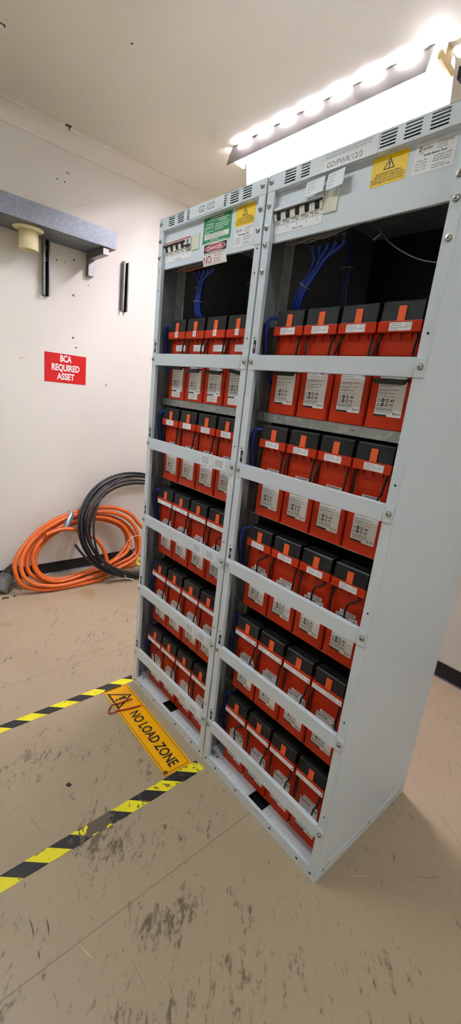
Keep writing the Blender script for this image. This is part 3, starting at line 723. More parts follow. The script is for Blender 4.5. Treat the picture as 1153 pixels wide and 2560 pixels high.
# ------------------------------------------------------------------ batteries
def battery_parts():
    """meshes shared by all forty; origin at the base centre of the front face"""
    P = {}
    hw = .0587; dp = .50
    m = MB()
    o = [(-hw, .004), (-hw + .004, 0), (hw - .004, 0), (hw, .004), (hw, dp), (-hw, dp)]
    m.prism(o, 'z', .0008, .262, 'case_red')
    m.box(-hw + .010, hw - .010, -.0010, .004, .185, .236, 'case_red', .0008)
    for x in (-.030, 0, .030): m.prism([(x - .0012, .242), (x + .0012, .242), (x + .0012, .219), (x - .0012, .219)], 'y', -.0012, .004, 'case_red')
    for x in (-.030, 0, .030):
        a = [m.bm.verts.new(v) for v in ((x - .0012, -.015, .242), (x + .0012, -.015, .242), (x + .0012, -.001, .242), (x - .0012, -.001, .242), (x - .0012, -.001, .221), (x + .0012, -.001, .221))]
        for q in ((0, 1, 2, 3), (0, 4, 5, 1), (0, 3, 4), (1, 5, 2)): f = m.bm.faces.new([a[i] for i in q]); f.material_index = m.mi('case_red')
    P['case'] = m.build('case')
    m = MB(); m.box(-hw + .0005, hw - .0005, -.0165, .010, .2420, .2690, 'case_red', .0016)
    m.box(-hw + .0005, hw - .0005, .010, dp, .252, .2690, 'case_red', .001); P['collar'] = m.build('collar')
    m = MB()
    m.prism([(-.0135, .2690), (-.0115, .3130), (-.0085, .3160), (dp - .01, .3160), (dp - .01, .2690)], 'x', -.0545, .0545, 'cap_black')
    for s in (-1, 1):
        m.box(s * .0565 - .0022, s * .0565 + .0022, .004, dp - .02, .272, .3085, 'cap_black', .0006)
        m.box(s * .0555 - .0010, s * .0555 + .0010, -.006, .004, .284, .290, 'cap_black'); m.box(s * .0555 - .0010, s * .0555 + .0010, -.006, .004, .299, .305, 'cap_black')
    F = Frame((0, -.0135, .2690), (1, 0, 0), V((0, .002, .044)).normalized())
    for s in (-1, 1):
        m.ring(F, s * .031, .026, .0022, .0034, 'cap_black', .0004, 10); m.disc(F, s * .031, .026, .0022, 'hole', .0003, 10)
        m.rect(F, s * .032 - .011, .0365, s * .032 + .011, .0375, 'hole', .0003); m.rect(F, s * .046 - .005, .0330, s * .046 + .005, .0350, 'cap_black', .0006)
    FT = Frame((0, 0, .3160), (1, 0, 0), (0, 1, 0))
    m.ring(FT, -.022, .060, .020, .0212, 'ink_soft', .0005, 24); m.ring(FT, .022, .060, .020, .0212, 'ink_soft', .0005, 24)
    P['terminal_cover'] = m.build('terminal_cover')
    m = MB(); F = Frame((0, -.0136, .2690), (1, 0, 0), V((0, .002, .044)).normalized())
    m.slab(F, -.0105, -.0005, .0105, .0345, 'tab_orange', -.001, .0018); P['vent_tab'] = m.build('vent_tab')
    # printed specification label
    m = MB(); F = front(0, -.0001, 0)
    m.polyslab(F, [(-.034, .0375), (.003, .0375), (.003, .0330), (.0415, .0330), (.0430, .0345), (.0430, .1480), (.0405, .1500), (.0405, .1575), (-.034, .1575)], 'label_white', 0, .0005)
    m.slab(F, -.022, .1600, .033, .1700, 'label_white', 0, .0005); m.rect(F, -.017, .1652, .028, .1672, 'ink', .0008); m.tiny(F, -.012, .022, .1622, .0010, 'ink_soft', .0008, 3)
    m.rect(F, -.034, .0325, .0028, .0375, 'ink', .0008)
    m.text(F, 'SuperSafe', -.031, .1480, .0074, 'ink', .0008, width=.042, align='l', bold=.02)
    m.tiny(F, -.031, .020, .1430, .0016, 'ink_soft', .0008, 4)
    m.disc(F, .0330, .1440, .0055, 'ink', .0008, 16); m.disc(F, .0330, .1440, .0030, 'label_white', .0009, 12)
    for i, (z, w, k) in enumerate(((.1345, .050, 'ink_soft'), (.1280, .036, 'ink_soft'), (.1220, .055, 'ink_soft'), (.1118, .058, 'ink'), (.1080, .035, 'ink_soft'), (.1005, .056, 'ink'), (.0968, .030, 'ink_soft'), (.0918, .046, 'ink'), (.0882, .024, 'ink_soft'), (.0830, .052, 'ink_soft'))):
        m.tiny(F, -.030, -.030 + w, z, .0013, k, .0008, 40 + i)
    for j, z in enumerate((.0738, .0624)):
        warning_triangle(m, F, -.0268, z - .0042, .0098, .0092, 'ink', .0008, .0008)
        m.disc(F, -.0150, z, .0051, 'ink', .0008, 14); m.rect(F, -.0174, z - .001, -.0128, z + .0012, 'label_white', .0009)
        m.ring(F, -.0022, z, .0037, .0051, 'ink', .0008, 14)
        if j == 0:
            m.poly(F, [(-.0052, z + .0022), (-.0042, z + .0032), (.0008, z - .0022), (-.0002, z - .0032)], 'ink', .0009); m.disc(F, .0125, z, .0056, 'ink', .0008, 6, .0038); m.disc(F, .0132, z, .0022, 'label_white', .0009, 10)
        else:
            m.disc(F, -.0022, z, .0017, 'ink', .0008, 10); m.text(F, 'RU', .0118, z - .0018, .0060, 'ink', .0008, width=.0095, bold=.03); m.tiny(F, .0072, .0170, z - .0046, .0010, 'ink', .0008, 9)
    for i in range(4): m.tiny(F, -.030, .018, .0530 - .0026 * i, .0013, 'ink_soft', .0008, 60 + i)
    m.tiny(F, -.030, .012, .0413, .0011, 'ink', .0008, 77)
    logo(m, F, .0190, .0395, .0052, 'ink', .0008)
    P['spec_label'] = m.build('spec_label')
    m = MB()
    m.prism([(-.046, .1270), (.046, .1270), (.043, .1160), (.038, .1140), (-.038, .1140), (-.043, .1160)], 'y', -.016, -.009, 'rubber_black')
    for s in (-1, 1): m.box(s * .045 - .003, s * .045 + .003, -.012, .003, .122, .128, 'rubber_black', .001)
    P['handle'] = m.build('handle')
    F = front(0, -.0166, 0)
    m = MB(); m.polyslab(F, [(-.031, .2465), (-.029, .2450), (.027, .2450), (.029, .2465), (.029, .2635), (.027, .2650), (-.029, .2650), (-.031, .2635)], 'label_white', 0, .0005)
    for i in range(4): m.tiny(F, -.027, (.001, .004, .020, -.008)[i], .2605 - .0042 * i, .0013, 'ink_blue', .0008, 90 + i)
    m.loopline(F, [(.014, .2550), (.026, .2550), (.026, .2635), (.014, .2635)], .0006, 'ink_soft', .0008)
    P['asset_label'] = m.build('asset_label')
    m = MB(); m.polyslab(F, [(-.027, .2450), (.024, .2450), (.026, .2465), (.026, .2650), (.024, .2670), (-.027, .2670), (-.029, .2650), (-.029, .2465)], 'label_white', 0, .0005)
    for i in range(4): m.tiny(F, -.022, (.012, .018, .008, .016)[i], .2620 - .0042 * i, .0013, 'ink_blue', .0008, 95 + i)
    P['blank_label'] = m.build('asset_label')
    for s in '1234':
        m = MB(); m.slab(F, -.0560, .2435, .0000, .2605, 'label_white', 0, .0005); m.slab(F, .0010, .2435, .0565, .2605, 'label_white', 0, .0006)
        for a in (-.052, .006):
            for i in range(3): m.tiny(F, a, a + (.03, .026, .034)[i], .2562 - .0042 * i, .0012, 'ink_blue', .0008, 100 + i)
        m.text(F, s, .0505, .2475, .0090, 'ink', .0009, bold=.01); P['strip' + s] = m.build('strip_label')
        m = MB(); F2 = front(0, -.0167, 0); m.slab(F2, -.0105, .2485, .0095, .2690, 'label_white', -.0030, .0005)
        m.text(F2, s, -.0008, .2535, .0105, 'ink', .0008, bold=.02); P['digit' + s] = m.build('number_label')
    F = front(0, -.0011, 0)
    m = MB(); m.slab(F, -.022, .1930, .0440, .2160, 'label_white', 0, .0005)
    for i in range(4): m.tiny(F, -.017, (.030, .024, .034, .016)[i], .2110 - .0046 * i, .0014, 'ink_blue', .0008, 110 + i)
    P['upper_label'] = m.build('asset_label')
    F = front(0, -.0001, 0)
    m = MB(); m.slab(F, -.032, .0090, .0290, .0330, 'label_white', 0, .0005)
    for i in range(4): m.tiny(F, -.027, (.022, .012, .024, .010)[i], .0285 - .0050 * i, .0014, 'ink_soft', .0008, 120 + i)
    P['lower_label'] = m.build('asset_label')
    # thin black sense leads hanging from under the collar
    leads = [([(-.047, -.004, .243), (-.049, -.010, .215), (-.046, -.012, .19), (-.050, -.010, .160), (-.055, -.006, .13)], [(.047, -.004, .243), (.044, -.012, .215), (.040, -.012, .185), (.030, -.010, .160), (.026, -.008, .13)]),
             ([(-.046, -.004, .243), (-.052, -.010, .222), (-.060, -.010, .200), (-.064, -.010, .180), (-.061, -.008, .13)], [(.046, -.004, .243), (.047, -.010, .215), (.046, -.012, .18), (.044, -.010, .155), (.045, -.006, .13)]),
             ([(-.046, -.004, .243), (-.050, -.010, .210), (-.051, -.012, .170), (-.050, -.008, .13)], [(.046, -.004, .243), (.036, -.014, .222), (.014, -.016, .205), (.006, -.015, .190), (.002, -.012, .165), (.004, -.010, .13)])]
    for i, pr in enumerate(leads):
        for j, pts in enumerate(pr):
            m = MB(); m.tube(pts, .0031, 'rubber_black', 8, sub=5); P['lead%d%d' % (i, j)] = m.build('sense_lead')
    return P
BP = battery_parts()
BX = [.1194, .2433, .3672, .4910]; BY = .0545
ORD = ['nearest', 'second from', 'third from', 'farthest from']
ROW = ['bottom', 'second', 'third', 'fourth', 'top']
ROWN = ['1', '2', '3', '4', '5']
def battery(parent_x, rack_name, r, c, far):
    who = {0: 'battery nearest the blue cable', 1: 'second battery from the blue cable', 2: 'third battery from the blue cable', 3: 'fourth battery from the blue cable'}[c]
    t = thing('battery', 'orange-red ' + who + ', shelf ' + ROWN[r] + ' of the ' + rack_name + ' rack', 'battery', (parent_x + BX[c] + random.uniform(-.0008, .0008), BY + random.uniform(-.001, .001), SHELF[r]),
              'orange-red batteries in the ' + rack_name + ' rack')
    for n in ('case', 'spec_label'): link_copy(BP[n], n, t, (0, 0, 0))
    UP = (0, -.0025, -.0040)
    for n in ('collar', 'terminal_cover', 'vent_tab'): link_copy(BP[n], n, t, UP)
    rg = random.Random(r * 4 + c + 50 * far)
    if r == 4 and (far or c in (0, 3)):
        h = link_copy(BP['handle'], 'handle', t, (0, 0, 0 if c == 3 or far else .006))
        if far: h.rotation_euler = (0, (.03, -.04, .03, .13)[c], 0); h.location = (0, 0, (.005, -.002, -.003, .002)[c])
    if far:
        if r == 4:
            link_copy(BP['digit' + '4321'[c]], 'number_label', t, UP); link_copy(BP['upper_label'], 'asset_label', t, (0, 0, 0)); link_copy(BP['lower_label'], 'asset_label', t, (0, 0, 0))
        elif r == 3: link_copy(BP['blank_label'], 'asset_label', t, UP)
        else: link_copy(BP['strip' + '4321'[c]], 'strip_label', t, UP)
    else:
        if r >= 2: link_copy(BP['asset_label'], 'asset_label', t, (rg.uniform(-.004, .008), -.0025, -.0040))
        else: link_copy(BP['strip' + ('3142' if r == 0 else '4321')[c]], 'strip_label', t, UP)
    v = rg.choice((0, 0, 1, 2) if r < 3 else (0, 0, 1))
    for j in (0, 1): link_copy(BP['lead%d%d' % (v, j)], 'sense_lead', t, (0, 0, 0))
    return t
for X0, nm, far in ((XL0, 'GD 12/2', 1), (XR0, 'GD/PWR/12/3', 0)):
    for r in range(5):
        for c in range(4): battery(X0, nm, r, c, far)
for o in BP.values(): bpy.data.objects.remove(o)
bpy.data.objects.remove(SCREW)

# ------------------------------------------------------------------ cables inside the racks
for X0, nm, far in ((XL0, 'GD 12/2', 1), (XR0, 'GD/PWR/12/3', 0)):
    for r in range(5):
        z = SHELF[r]; q = .008 if r < 2 else 0.0
        m = MB(); m.tube([(X0 + .0565, .064 + q * 2, z + .294), (X0 + .046, .056 + q, z + .294), (X0 + .029, .046 + q * 2, z + .290), (X0 + .020, .044 + q * 3, z + .264), (X0 + .018, .050 + q * 3, z + .215), (X0 + .022, .060, z + .16), (X0 + .030, .080, z + .10), (X0 + .034, .14, z + .09)], .0058, 'blue_cable', 10)
        tag(m.build('blue_cable'), 'blue cable looping down beside the batteries on shelf ' + ROWN[r] + ', ' + nm + ' rack', 'cable', 'blue string cables in the ' + nm + ' rack')
    # tails from the breakers down behind the top shelf
    t = thing('cable_bundle', 'tied bundle of blue cables rising to the breakers in the ' + nm + ' rack', 'cable bundle', (X0, 0, 0))
    rg = random.Random(4 + far)
    for k in range(5):
        xt = .130 + .027 * k + (.015 if far else 0)
        d = (k - 2) * .0064; e = .0095 * (k % 2)
        if far: path = [(xt, .088, 1.955), (xt - .006, .092, 1.945), (.168 + d * 1.3, .100 + e, 1.925), (.156 + d, .104 + e, 1.902), (.150 + d, .106 + e, 1.860), (.150 + d, .108 + e, 1.815), (.158 + d, .125 + e, 1.786), (.160 + d, .20, 1.781), (.16 + d, .42, 1.781)]
        else: path = [(xt, .088, 1.955), (xt - .004, .092, 1.942), (.155 + d * 1.7, .098 + e, 1.918), (.128 + d * 1.1, .102 + e, 1.880), (.103 + d, .104 + e, 1.850), (.080 + d, .108 + e, 1.812), (.070 + d, .125 + e, 1.786), (.068 + d, .20, 1.781), (.07 + d, .42, 1.781)]
        m = MB(); m.tube(path, .0056, 'blue_cable', 8)
        m.build('cable', t)
        m = MB(); m.cyl((xt, .086, 1.950), (0, .1, 1), .0060, .018, 'screw_steel', 10); m.box(xt - .006, xt + .006, .080, .094, 1.966, 1.972, 'screw_steel', .001); m.build('lug', t)
    for cx, zt, ax_ in (((.150, 1.895, (.1, 0, 1)), (.150, 1.845, (0, 0, 1))) if far else ((.104, 1.852, (.62, 0, .80)),)):
        m = MB(); m.lathe([(.019, -.002), (.021, -.002), (.021, .002), (.019, .002), (.019, -.002)], (cx, .1085, zt), ax_, 'wire_grey', 16); m.build('cable_tie', t)
    # second pair of tails farther back
    t = thing('cable_bundle', 'dark blue cable pair deep inside the ' + nm + ' rack above the third battery', 'cable bundle', (X0, 0, 0))
    for k in range(3):
        x = (.172 if not far else .345) + .010 * k
        m = MB(); m.tube([(x, .20, 1.985), (x, .202, 1.93), (x - .001, .204, 1.85), (x + .001, .21, 1.80), (x + .002, .24, 1.781), (x + .002, .42, 1.781)], .0048, 'navy_cable', 8); m.build('cable', t)
    m = MB(); m.lathe([(.017, -.002), (.019, -.002), (.019, .002), (.017, .002), (.017, -.002)], ((.182 if not far else .355), .203, 1.915), (0, 0, 1), 'wire_grey', 16); m.build('cable_tie', t)
    # loom of thin grey wires under the breaker panel
    t = thing('wire_loom', 'tangle of thin grey wires hanging under the breakers of the ' + nm + ' rack', 'wires', (X0, 0, 0))
    m = MB(); m.box(.075, .250, .034, .060, 1.962, 1.990, 'wire_grey', .002); m.build('terminal_block', t)
    for k in range(9):
        pts = [(.055 + .012 * k, .046, 1.965), (.070 + .014 * k, .030 + .004 * (k % 3), 1.950 - .004 * (k % 2)), (.10 + .015 * k, .032 + .005 * (k % 2), 1.956 - .005 * (k % 3)), (.13 + .016 * k, .029, 1.949 + .004 * (k % 2)), (.17 + .014 * k, .046, 1.962)]
        m = MB(); m.tube(pts, .0016, 'wire_grey', 6, sub=5); m.build('wire', t)
    if far:
        m = MB(); m.tube([(.10, .05, 1.950), (.16, .046, 1.944), (.23, .046, 1.947), (.28, .06, 1.955)], .0022, 'orange_cable', 6); m.build('wire', t)
m = MB()
X0 = XR0
m.tube([(X0 + .18, .034, 1.952), (X0 + .24, .030, 1.955), (X0 + .275, .045, 1.962), (X0 + .305, .075, 1.977), (X0 + .335, .10, 1.968), (X0 + .375, .10, 1.930), (X0 + .43, .10, 1.895), (X0 + .48, .10, 1.872), (X0 + .535, .10, 1.858), (X0 + .575, .12, 1.852)], .0017, 'wire_grey', 6, sub=8)
tag(m.build('loose_wire'), 'thin grey wire drooping across the dark opening above the top batteries', 'wire')
m = MB(); m.tube([(XR0 + .577, .040, 1.870), (XR0 + .574, .040, 1.80), (XR0 + .566, .045, 1.765), (XR0 + .560, .066, 1.752)], .0060, 'tab_orange', 10)
tag(m.build('red_cable'), 'orange-red cable running up behind the front post beside the top shelf', 'cable')
m = MB()
m.tube([(XR0 + .327, .10, 1.941), (XR0 + .352, .095, 1.951)], .0014, 'wire_white', 8)
tag(m.build('terminal_pin'), 'small bright terminal pin in the dark above the top batteries', 'terminal')
for r in (0, 1, 2, 3):
    for X0, nm in ((XL0, 'GD 12/2'), (XR0, 'GD/PWR/12/3')):
        m = MB(); z = SHELF[r] + .295
        m.tube([(X0 + .541, .057, z), (X0 + .552, .052, z), (X0 + .566, .060, z - .004), (X0 + .572, .085, z - .02), (X0 + .574, .12, z - .06)], .0052, 'red_ink', 10)
        tag(m.build('red_cable'), 'red cable end at the fourth battery on shelf ' + ROWN[r] + ', ' + nm + ' rack', 'cable', 'red string cables')

# ------------------------------------------------------------------ left wall
m = MB(); m.box(XW, XW + .0025, .0505, .3425, 1.4505, 1.6450, 'sign_red', .0006)
F = Frame((XW + .0025, 0, 0), (0, 1, 0), (0, 0, 1))
for s, z, w in (('BCA', 1.593, .080), ('REQUIRED', 1.532, .196), ('ASSET', 1.473, .124)):
    m.text(F, s, .1965, z, .042, 'sign_white', .0006, width=w, bold=.035)
tag(m.build('wall_sign'), 'red wall sign with white lettering BCA REQUIRED ASSET', 'sign')

SZ0, SZ1, SX = 2.318, 2.424, XW + .275
m = MB(); th = .003
m.prism([(XW + .001, SZ0), (SX, SZ0), (SX, SZ1), (SX - .022, SZ1), (SX - .022, SZ1 - th), (SX - th, SZ1 - th), (SX - th, SZ0 + th), (XW + .001 + th, SZ0 + th), (XW + .001 + th, SZ1), (XW + .001, SZ1)], 'y', -1.30, .412, 'galvanised_dull')
tray = thing('cable_tray', 'deep galvanised steel tray with a cream pipe spigot high on the cream wall', 'cable tray')
m.build('channel', tray)
def strut(y0, z0, z1, label):
    t = thing('wall_strut', label, 'strut', (XW, y0 + .0205, z0), 'slotted steel struts on the wall')
    w = .0205; d = .041
    m = MB()
    prof = [(-w, 0), (w, 0), (w, d), (w - .0095, d), (w - .0095, d - .006), (w - .007, d - .006), (w - .007, d - .0025), (w - .0025, d - .0025), (w - .0025, .0025), (-w + .0025, .0025), (-w + .0025, d - .0025), (-w + .007, d - .0025), (-w + .007, d - .006), (-w + .0095, d - .006), (-w + .0095, d), (-w, d)]
    A = [(m.bm.verts.new((p[1], p[0], 0)), m.bm.verts.new((p[1], p[0], z1 - z0))) for p in prof]
    n = len(A); fs = []
    for i in range(n):
        j = (i + 1) % n; fs.append(m.bm.faces.new((A[i][0], A[j][0], A[j][1], A[i][1])))
    fs.append(m.bm.faces.new([a[0] for a in A])); fs.append(m.bm.faces.new([a[1] for a in A]))
    for f in fs: f.material_index = m.mi('strut_grey')
    bmesh.ops.recalc_face_normals(m.bm, faces=fs)
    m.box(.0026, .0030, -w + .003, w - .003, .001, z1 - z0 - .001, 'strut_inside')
    m.build('channel', t)
    for z in (z1 - z0 - .043, z1 - z0 - .115):
        m = MB(); m.box(.004, .013, -.013, .013, z - .013, z + .013, 'screw_steel', .001)
        m.disc(Frame((.0131, 0, z), (0, 1, 0), (0, 0, 1)), 0, 0, .005, 'hole', .0003, 10); m.build('channel_nut', t)
strut(.034, 1.990, 2.322, 'grey slotted steel strut hanging below the galvanised tray')
strut(.592, 2.004, 2.334, 'grey slotted steel strut alone on the wall beside the racks')
t = thing('wall_bracket', 'grey right-angled steel bracket holding up the end of the tray', 'bracket', (XW, .348, 2.174))
m = MB(); m.box(0, .041, -.0205, .0205, 0, .142, 'strut_grey', .002); m.build('upright_arm', t)
m = MB(); m.box(.041, .262, -.0205, .0205, .101, .142, 'strut_grey', .002); m.build('cantilever_arm', t)

t = bpy.data.objects.new('pipe_spigot', None); COL.objects.link(t); t.location = (XW + .140, -.0875, SZ0); t.parent = tray; t['label'] = 'cream plastic pipe spigot'
m = MB(); m.lathe([(.050, -.001), (.086, -.001), (.087, -.004), (.083, -.008), (.060, -.013), (.057, -.016)], (0, 0, 0), (0, 0, 1), 'spigot_cream', 40); m.build('flange', t)
m = MB(); m.lathe([(.051, -.010), (.056, -.012), (.0565, -.118), (.0540, -.120), (.0525, -.118), (.051, -.012)], (0, 0, 0), (0, 0, 1), 'spigot_cream', 40)
m.build('pipe', t)

m = MB(); m.box(-.012, .012, -.016, .016, -.003, 0, 'rust', .001); m.tube([(0, 0, -.002), (.004, .004, -.012), (-.003, .010, -.018), (-.008, .004, -.012)], .0028, 'rust', 7)
o = m.build('ceiling_hook', None, (-2.600, .160, ZC)); tag(o, 'small rusty hook on the ceiling at the cornice edge', 'hook')
m = MB(); m.box(-.22, 0, -.16, .16, -.020, 0, 'ceiling_cream', .006); m.box(-.224, .003, -.164, .164, -.003, 0, 'dust_dark')
o = m.build('ceiling_box', None, (-2.062, -.49, ZC)); tag(o, 'cream box cover on the ceiling above the tray', 'box')
m = MB(); m.box(-.02, .02, -.02, .02, 0, 1, 'strut_grey')
m.bm.free(); m = MB()
m.obox((0, 0, 0), (.20, 0.02, 0), (0, .014, 0), (0, 0, .014), 'strut_inside', .002)
m.box(.05, .062, -.006, .006, .012, 2.945 - 2.368, 'strut_grey')
o = m.build('hanging_strut', None, (-.020, .30, 2.368)); o.rotation_euler = (0, 0, 0)
tag(o, 'grey steel strut hanging above the corner of the rack', 'strut')

# ------------------------------------------------------------------ floor things
def tape(corners, name, label, phase, n, worn):
    """hazard tape: flat film with diagonal yellow and black bars"""
    mt = 'tape_' + str(worn)
    mm = bpy.data.materials.new(mt); mm.use_nodes = True; nt = mm.node_tree; b = nt.nodes['Principled BSDF']; L = nt.links.new
    geo = nt.nodes.new('ShaderNodeNewGeometry'); sx = nt.nodes.new('ShaderNodeSeparateXYZ'); L(geo.outputs['Position'], sx.inputs[0])
    def M(op, a, b_=None, clamp=False):
        k = nt.nodes.new('ShaderNodeMath'); k.operation = op; k.use_clamp = clamp
        for i, x in enumerate((a, b_)):
            if x is None: continue
            if isinstance(x, (int, float)): k.inputs[i].default_value = x
            else: L(x, k.inputs[i])
        return k.outputs[0]
    def nz(s, d=5, dist=0.0):
        k = nt.nodes.new('ShaderNodeTexNoise'); k.inputs['Scale'].default_value = s; k.inputs['Detail'].default_value = d; k.inputs['Distortion'].default_value = dist; L(geo.outputs['Position'], k.inputs['Vector']); return k.outputs['Fac']
    def mx(f, a, c):
        k = nt.nodes.new('ShaderNodeMix'); k.data_type = 'RGBA'; L(f, k.inputs[0])
        for i, x in ((6, a), (7, c)):
            if isinstance(x, tuple): k.inputs[i].default_value = x
            else: L(x, k.inputs[i])
        return k.outputs[2]
    s = M('ADD', M('ADD', sx.outputs['Y'], M('MULTIPLY', sx.outputs['X'], phase[2])), phase[0])
    fr = M('FRACT', M('DIVIDE', s, phase[1]))
    st = M('GREATER_THAN', fr, 0.5)
    col = mx(st, srgb(30, 29, 28), srgb(236, 222, 20))
    wear = M('MULTIPLY', M('GREATER_THAN', nz(45, 6, 0.4), 0.60 if worn else 0.66), 0.75)
    col = mx(wear, col, srgb(74, 66, 50) if worn else srgb(60, 54, 40))
    if worn:
        d = nt.nodes.new('ShaderNodeVectorMath'); d.operation = 'DISTANCE'; d.inputs[1].default_value = (-.585, -.475, 0); L(geo.outputs['Position'], d.inputs[0])
        k = nt.nodes.new('ShaderNodeMapRange'); k.inputs['From Min'].default_value = .085; k.inputs['From Max'].default_value = .02; k.inputs['To Max'].default_value = .32; L(d.outputs['Value'], k.inputs['Value'])
        w2 = M('GREATER_THAN', M('ADD', nz(38, 5, 0.8), k.outputs['Result']), 0.66)
        col = mx(w2, col, srgb(96, 84, 66))
    L(col, b.inputs['Base Color']); b.inputs['Roughness'].default_value = 0.42
    MATS[mt] = mm
    m = MB(); rg = random.Random(len(label)); (x0, y0), (x1, y1), (x2, y2), (x3, y3) = corners; N = 40
    pts = []
    for i in range(N + 1):
        f = i / N; j = rg.uniform(-.0012, .0012)
        pts.append(((x0 + (x1 - x0) * f, y0 + (y1 - y0) * f), (x3 + (x2 - x3) * f + (abs(rg.gauss(0, .0016)) if worn else 0), y3 + (y2 - y3) * f)))
    for i in range(N):
        a, b2 = pts[i]; c, d2 = pts[i + 1]
        m.bm.faces.new([m.bm.verts.new((p[0], p[1], .0011)) for p in (a, b2, d2, c)])
        for p, q in ((a, c), (d2, b2)): m.bm.faces.new([m.bm.verts.new(v) for v in ((p[0], p[1], 0), (p[0], p[1], .0011), (q[0], q[1], .0011), (q[0], q[1], 0))])
    m.mi(mt); bmesh.ops.remove_doubles(m.bm, verts=m.bm.verts[:], dist=1e-5); bmesh.ops.recalc_face_normals(m.bm, faces=m.bm.faces[:])
    return tag(m.build(name), label, 'floor tape')
# near: left-hand edge (-.597), right-hand edge (-.562)
tape(((-.604, -1.35), (-.612, -.028), (-.560, -.024), (-.557, -1.35)), 'hazard_tape', 'worn yellow and black floor tape ending at the gap between the racks', (-.389, .1485, -1.2), 9, 1)
tape(((-1.238, -1.35), (-1.257, .018), (-1.2095, .004), (-1.196, -1.35)), 'hazard_tape', 'yellow and black floor tape meeting the outer corner of the GD 12/2 rack', (-1.1645, .153, -1.2), 9, 0)

# NO LOAD ZONE plate lying on the floor
t = thing('floor_sign', 'yellow NO LOAD ZONE plate lying on the floor against the GD 12/2 rack', 'sign', (0, 0, 0))
m = MB(); F = Frame((-1.2075, -.1640, .0020), V((.5900, -.0140, 0)).normalized(), V((.014, .590, 0)).normalized())
SW, SH = .592, .128
def rounded(a0, b0, a1, b1, r):
    c = []
    for ca, cb, t0 in ((a1 - r, b0 + r, -90), (a1 - r, b1 - r, 0), (a0 + r, b1 - r, 90), (a0 + r, b0 + r, 180)):
        for i in range(5): an = math.radians(t0 + 22.5 * i); c.append((ca + r * math.cos(an), cb + r * math.sin(an)))
    return c
m.polyslab(F, rounded(0, 0, SW, SH, .008), 'sign_yellow', -.0012, .0012)
m.loopline(F, rounded(.008, .007, SW - .008, SH - .007, .008), .0022, 'ink', .0016)
warning_triangle(m, F, .088, .010, .128, .104, 'ink', .0016, .0085)
m.text(F, 'NO LOAD ZONE', .383, .040, .046, 'ink', .0016, width=.362, bold=.022)
rg = random.Random(12)
for k in range(26): m.disc(F, rg.uniform(.02, .57), rg.uniform(.01, .12), rg.uniform(.0006, .0022), 'rust', .0018, 7)
m.poly(F, [(SW - .006, .001), (SW - .006, .018), (SW - .018, .022), (SW - .026, .012), (SW - .022, .002)], 'rust', .0017)
m.build('plate', t)
m = MB(); m.obox(F.p(.001, .050, .003), F.u * .044, F.r * .003, F.n * .003, 'rust', .001); m.build('curled_edge', t, (0, 0, 0))
t = thing('red_twine', 'frayed red twine lying across the warning triangle of the yellow plate', 'twine', (0, 0, 0))
def fl(pts, z): return [(x, y, z + .0015 * math.sin(i * 1.7)) for i, (x, y) in enumerate(pts)]
m = MB(); m.tube(fl([(-1.087, -.075), (-1.089, -.100), (-1.091, -.134), (-1.097, -.169), (-1.080, -.192), (-1.056, -.207), (-1.048, -.190), (-1.045, -.165), (-1.030, -.130), (-1.024, -.092), (-1.021, -.056)], .0065), .0026, 'red_cord', 8); m.build('strand', t)
m = MB(); m.tube(fl([(-1.082, -.072), (-1.083, -.098), (-1.087, -.128), (-1.086, -.150)], .0085), .0024, 'red_cord', 8)
m.tube(fl([(-1.050, -.175), (-1.036, -.140), (-1.032, -.115), (-1.027, -.085), (-1.017, -.060)], .0085), .0022, 'red_cord', 8); m.build('strand', t)

for i, (x, y, s, lab) in enumerate(((-.796, -.496, .009, 'small black square scrap on the floor between the hazard tapes'), (-2.424, -.299, .016, 'black curled scrap on the floor near the grey plug'), (-2.433, -.241, .008, 'tiny black crumb on the floor near the grey plug'))):
    m = MB()
    if i == 1: m.tube([(-.018, -.002, .004), (-.006, .008, .006), (.010, .006, .005), (.018, -.004, .004)], .0040, 'rubber_black', 7)
    else: m.box(-s, s, -s * .75, s * .75, 0.0002, .004, 'rubber_black', .001)
    o = m.build('scrap', None, (x, y, 0)); o.rotation_euler = (0, 0, .5 + i); tag(o, lab, 'scrap')

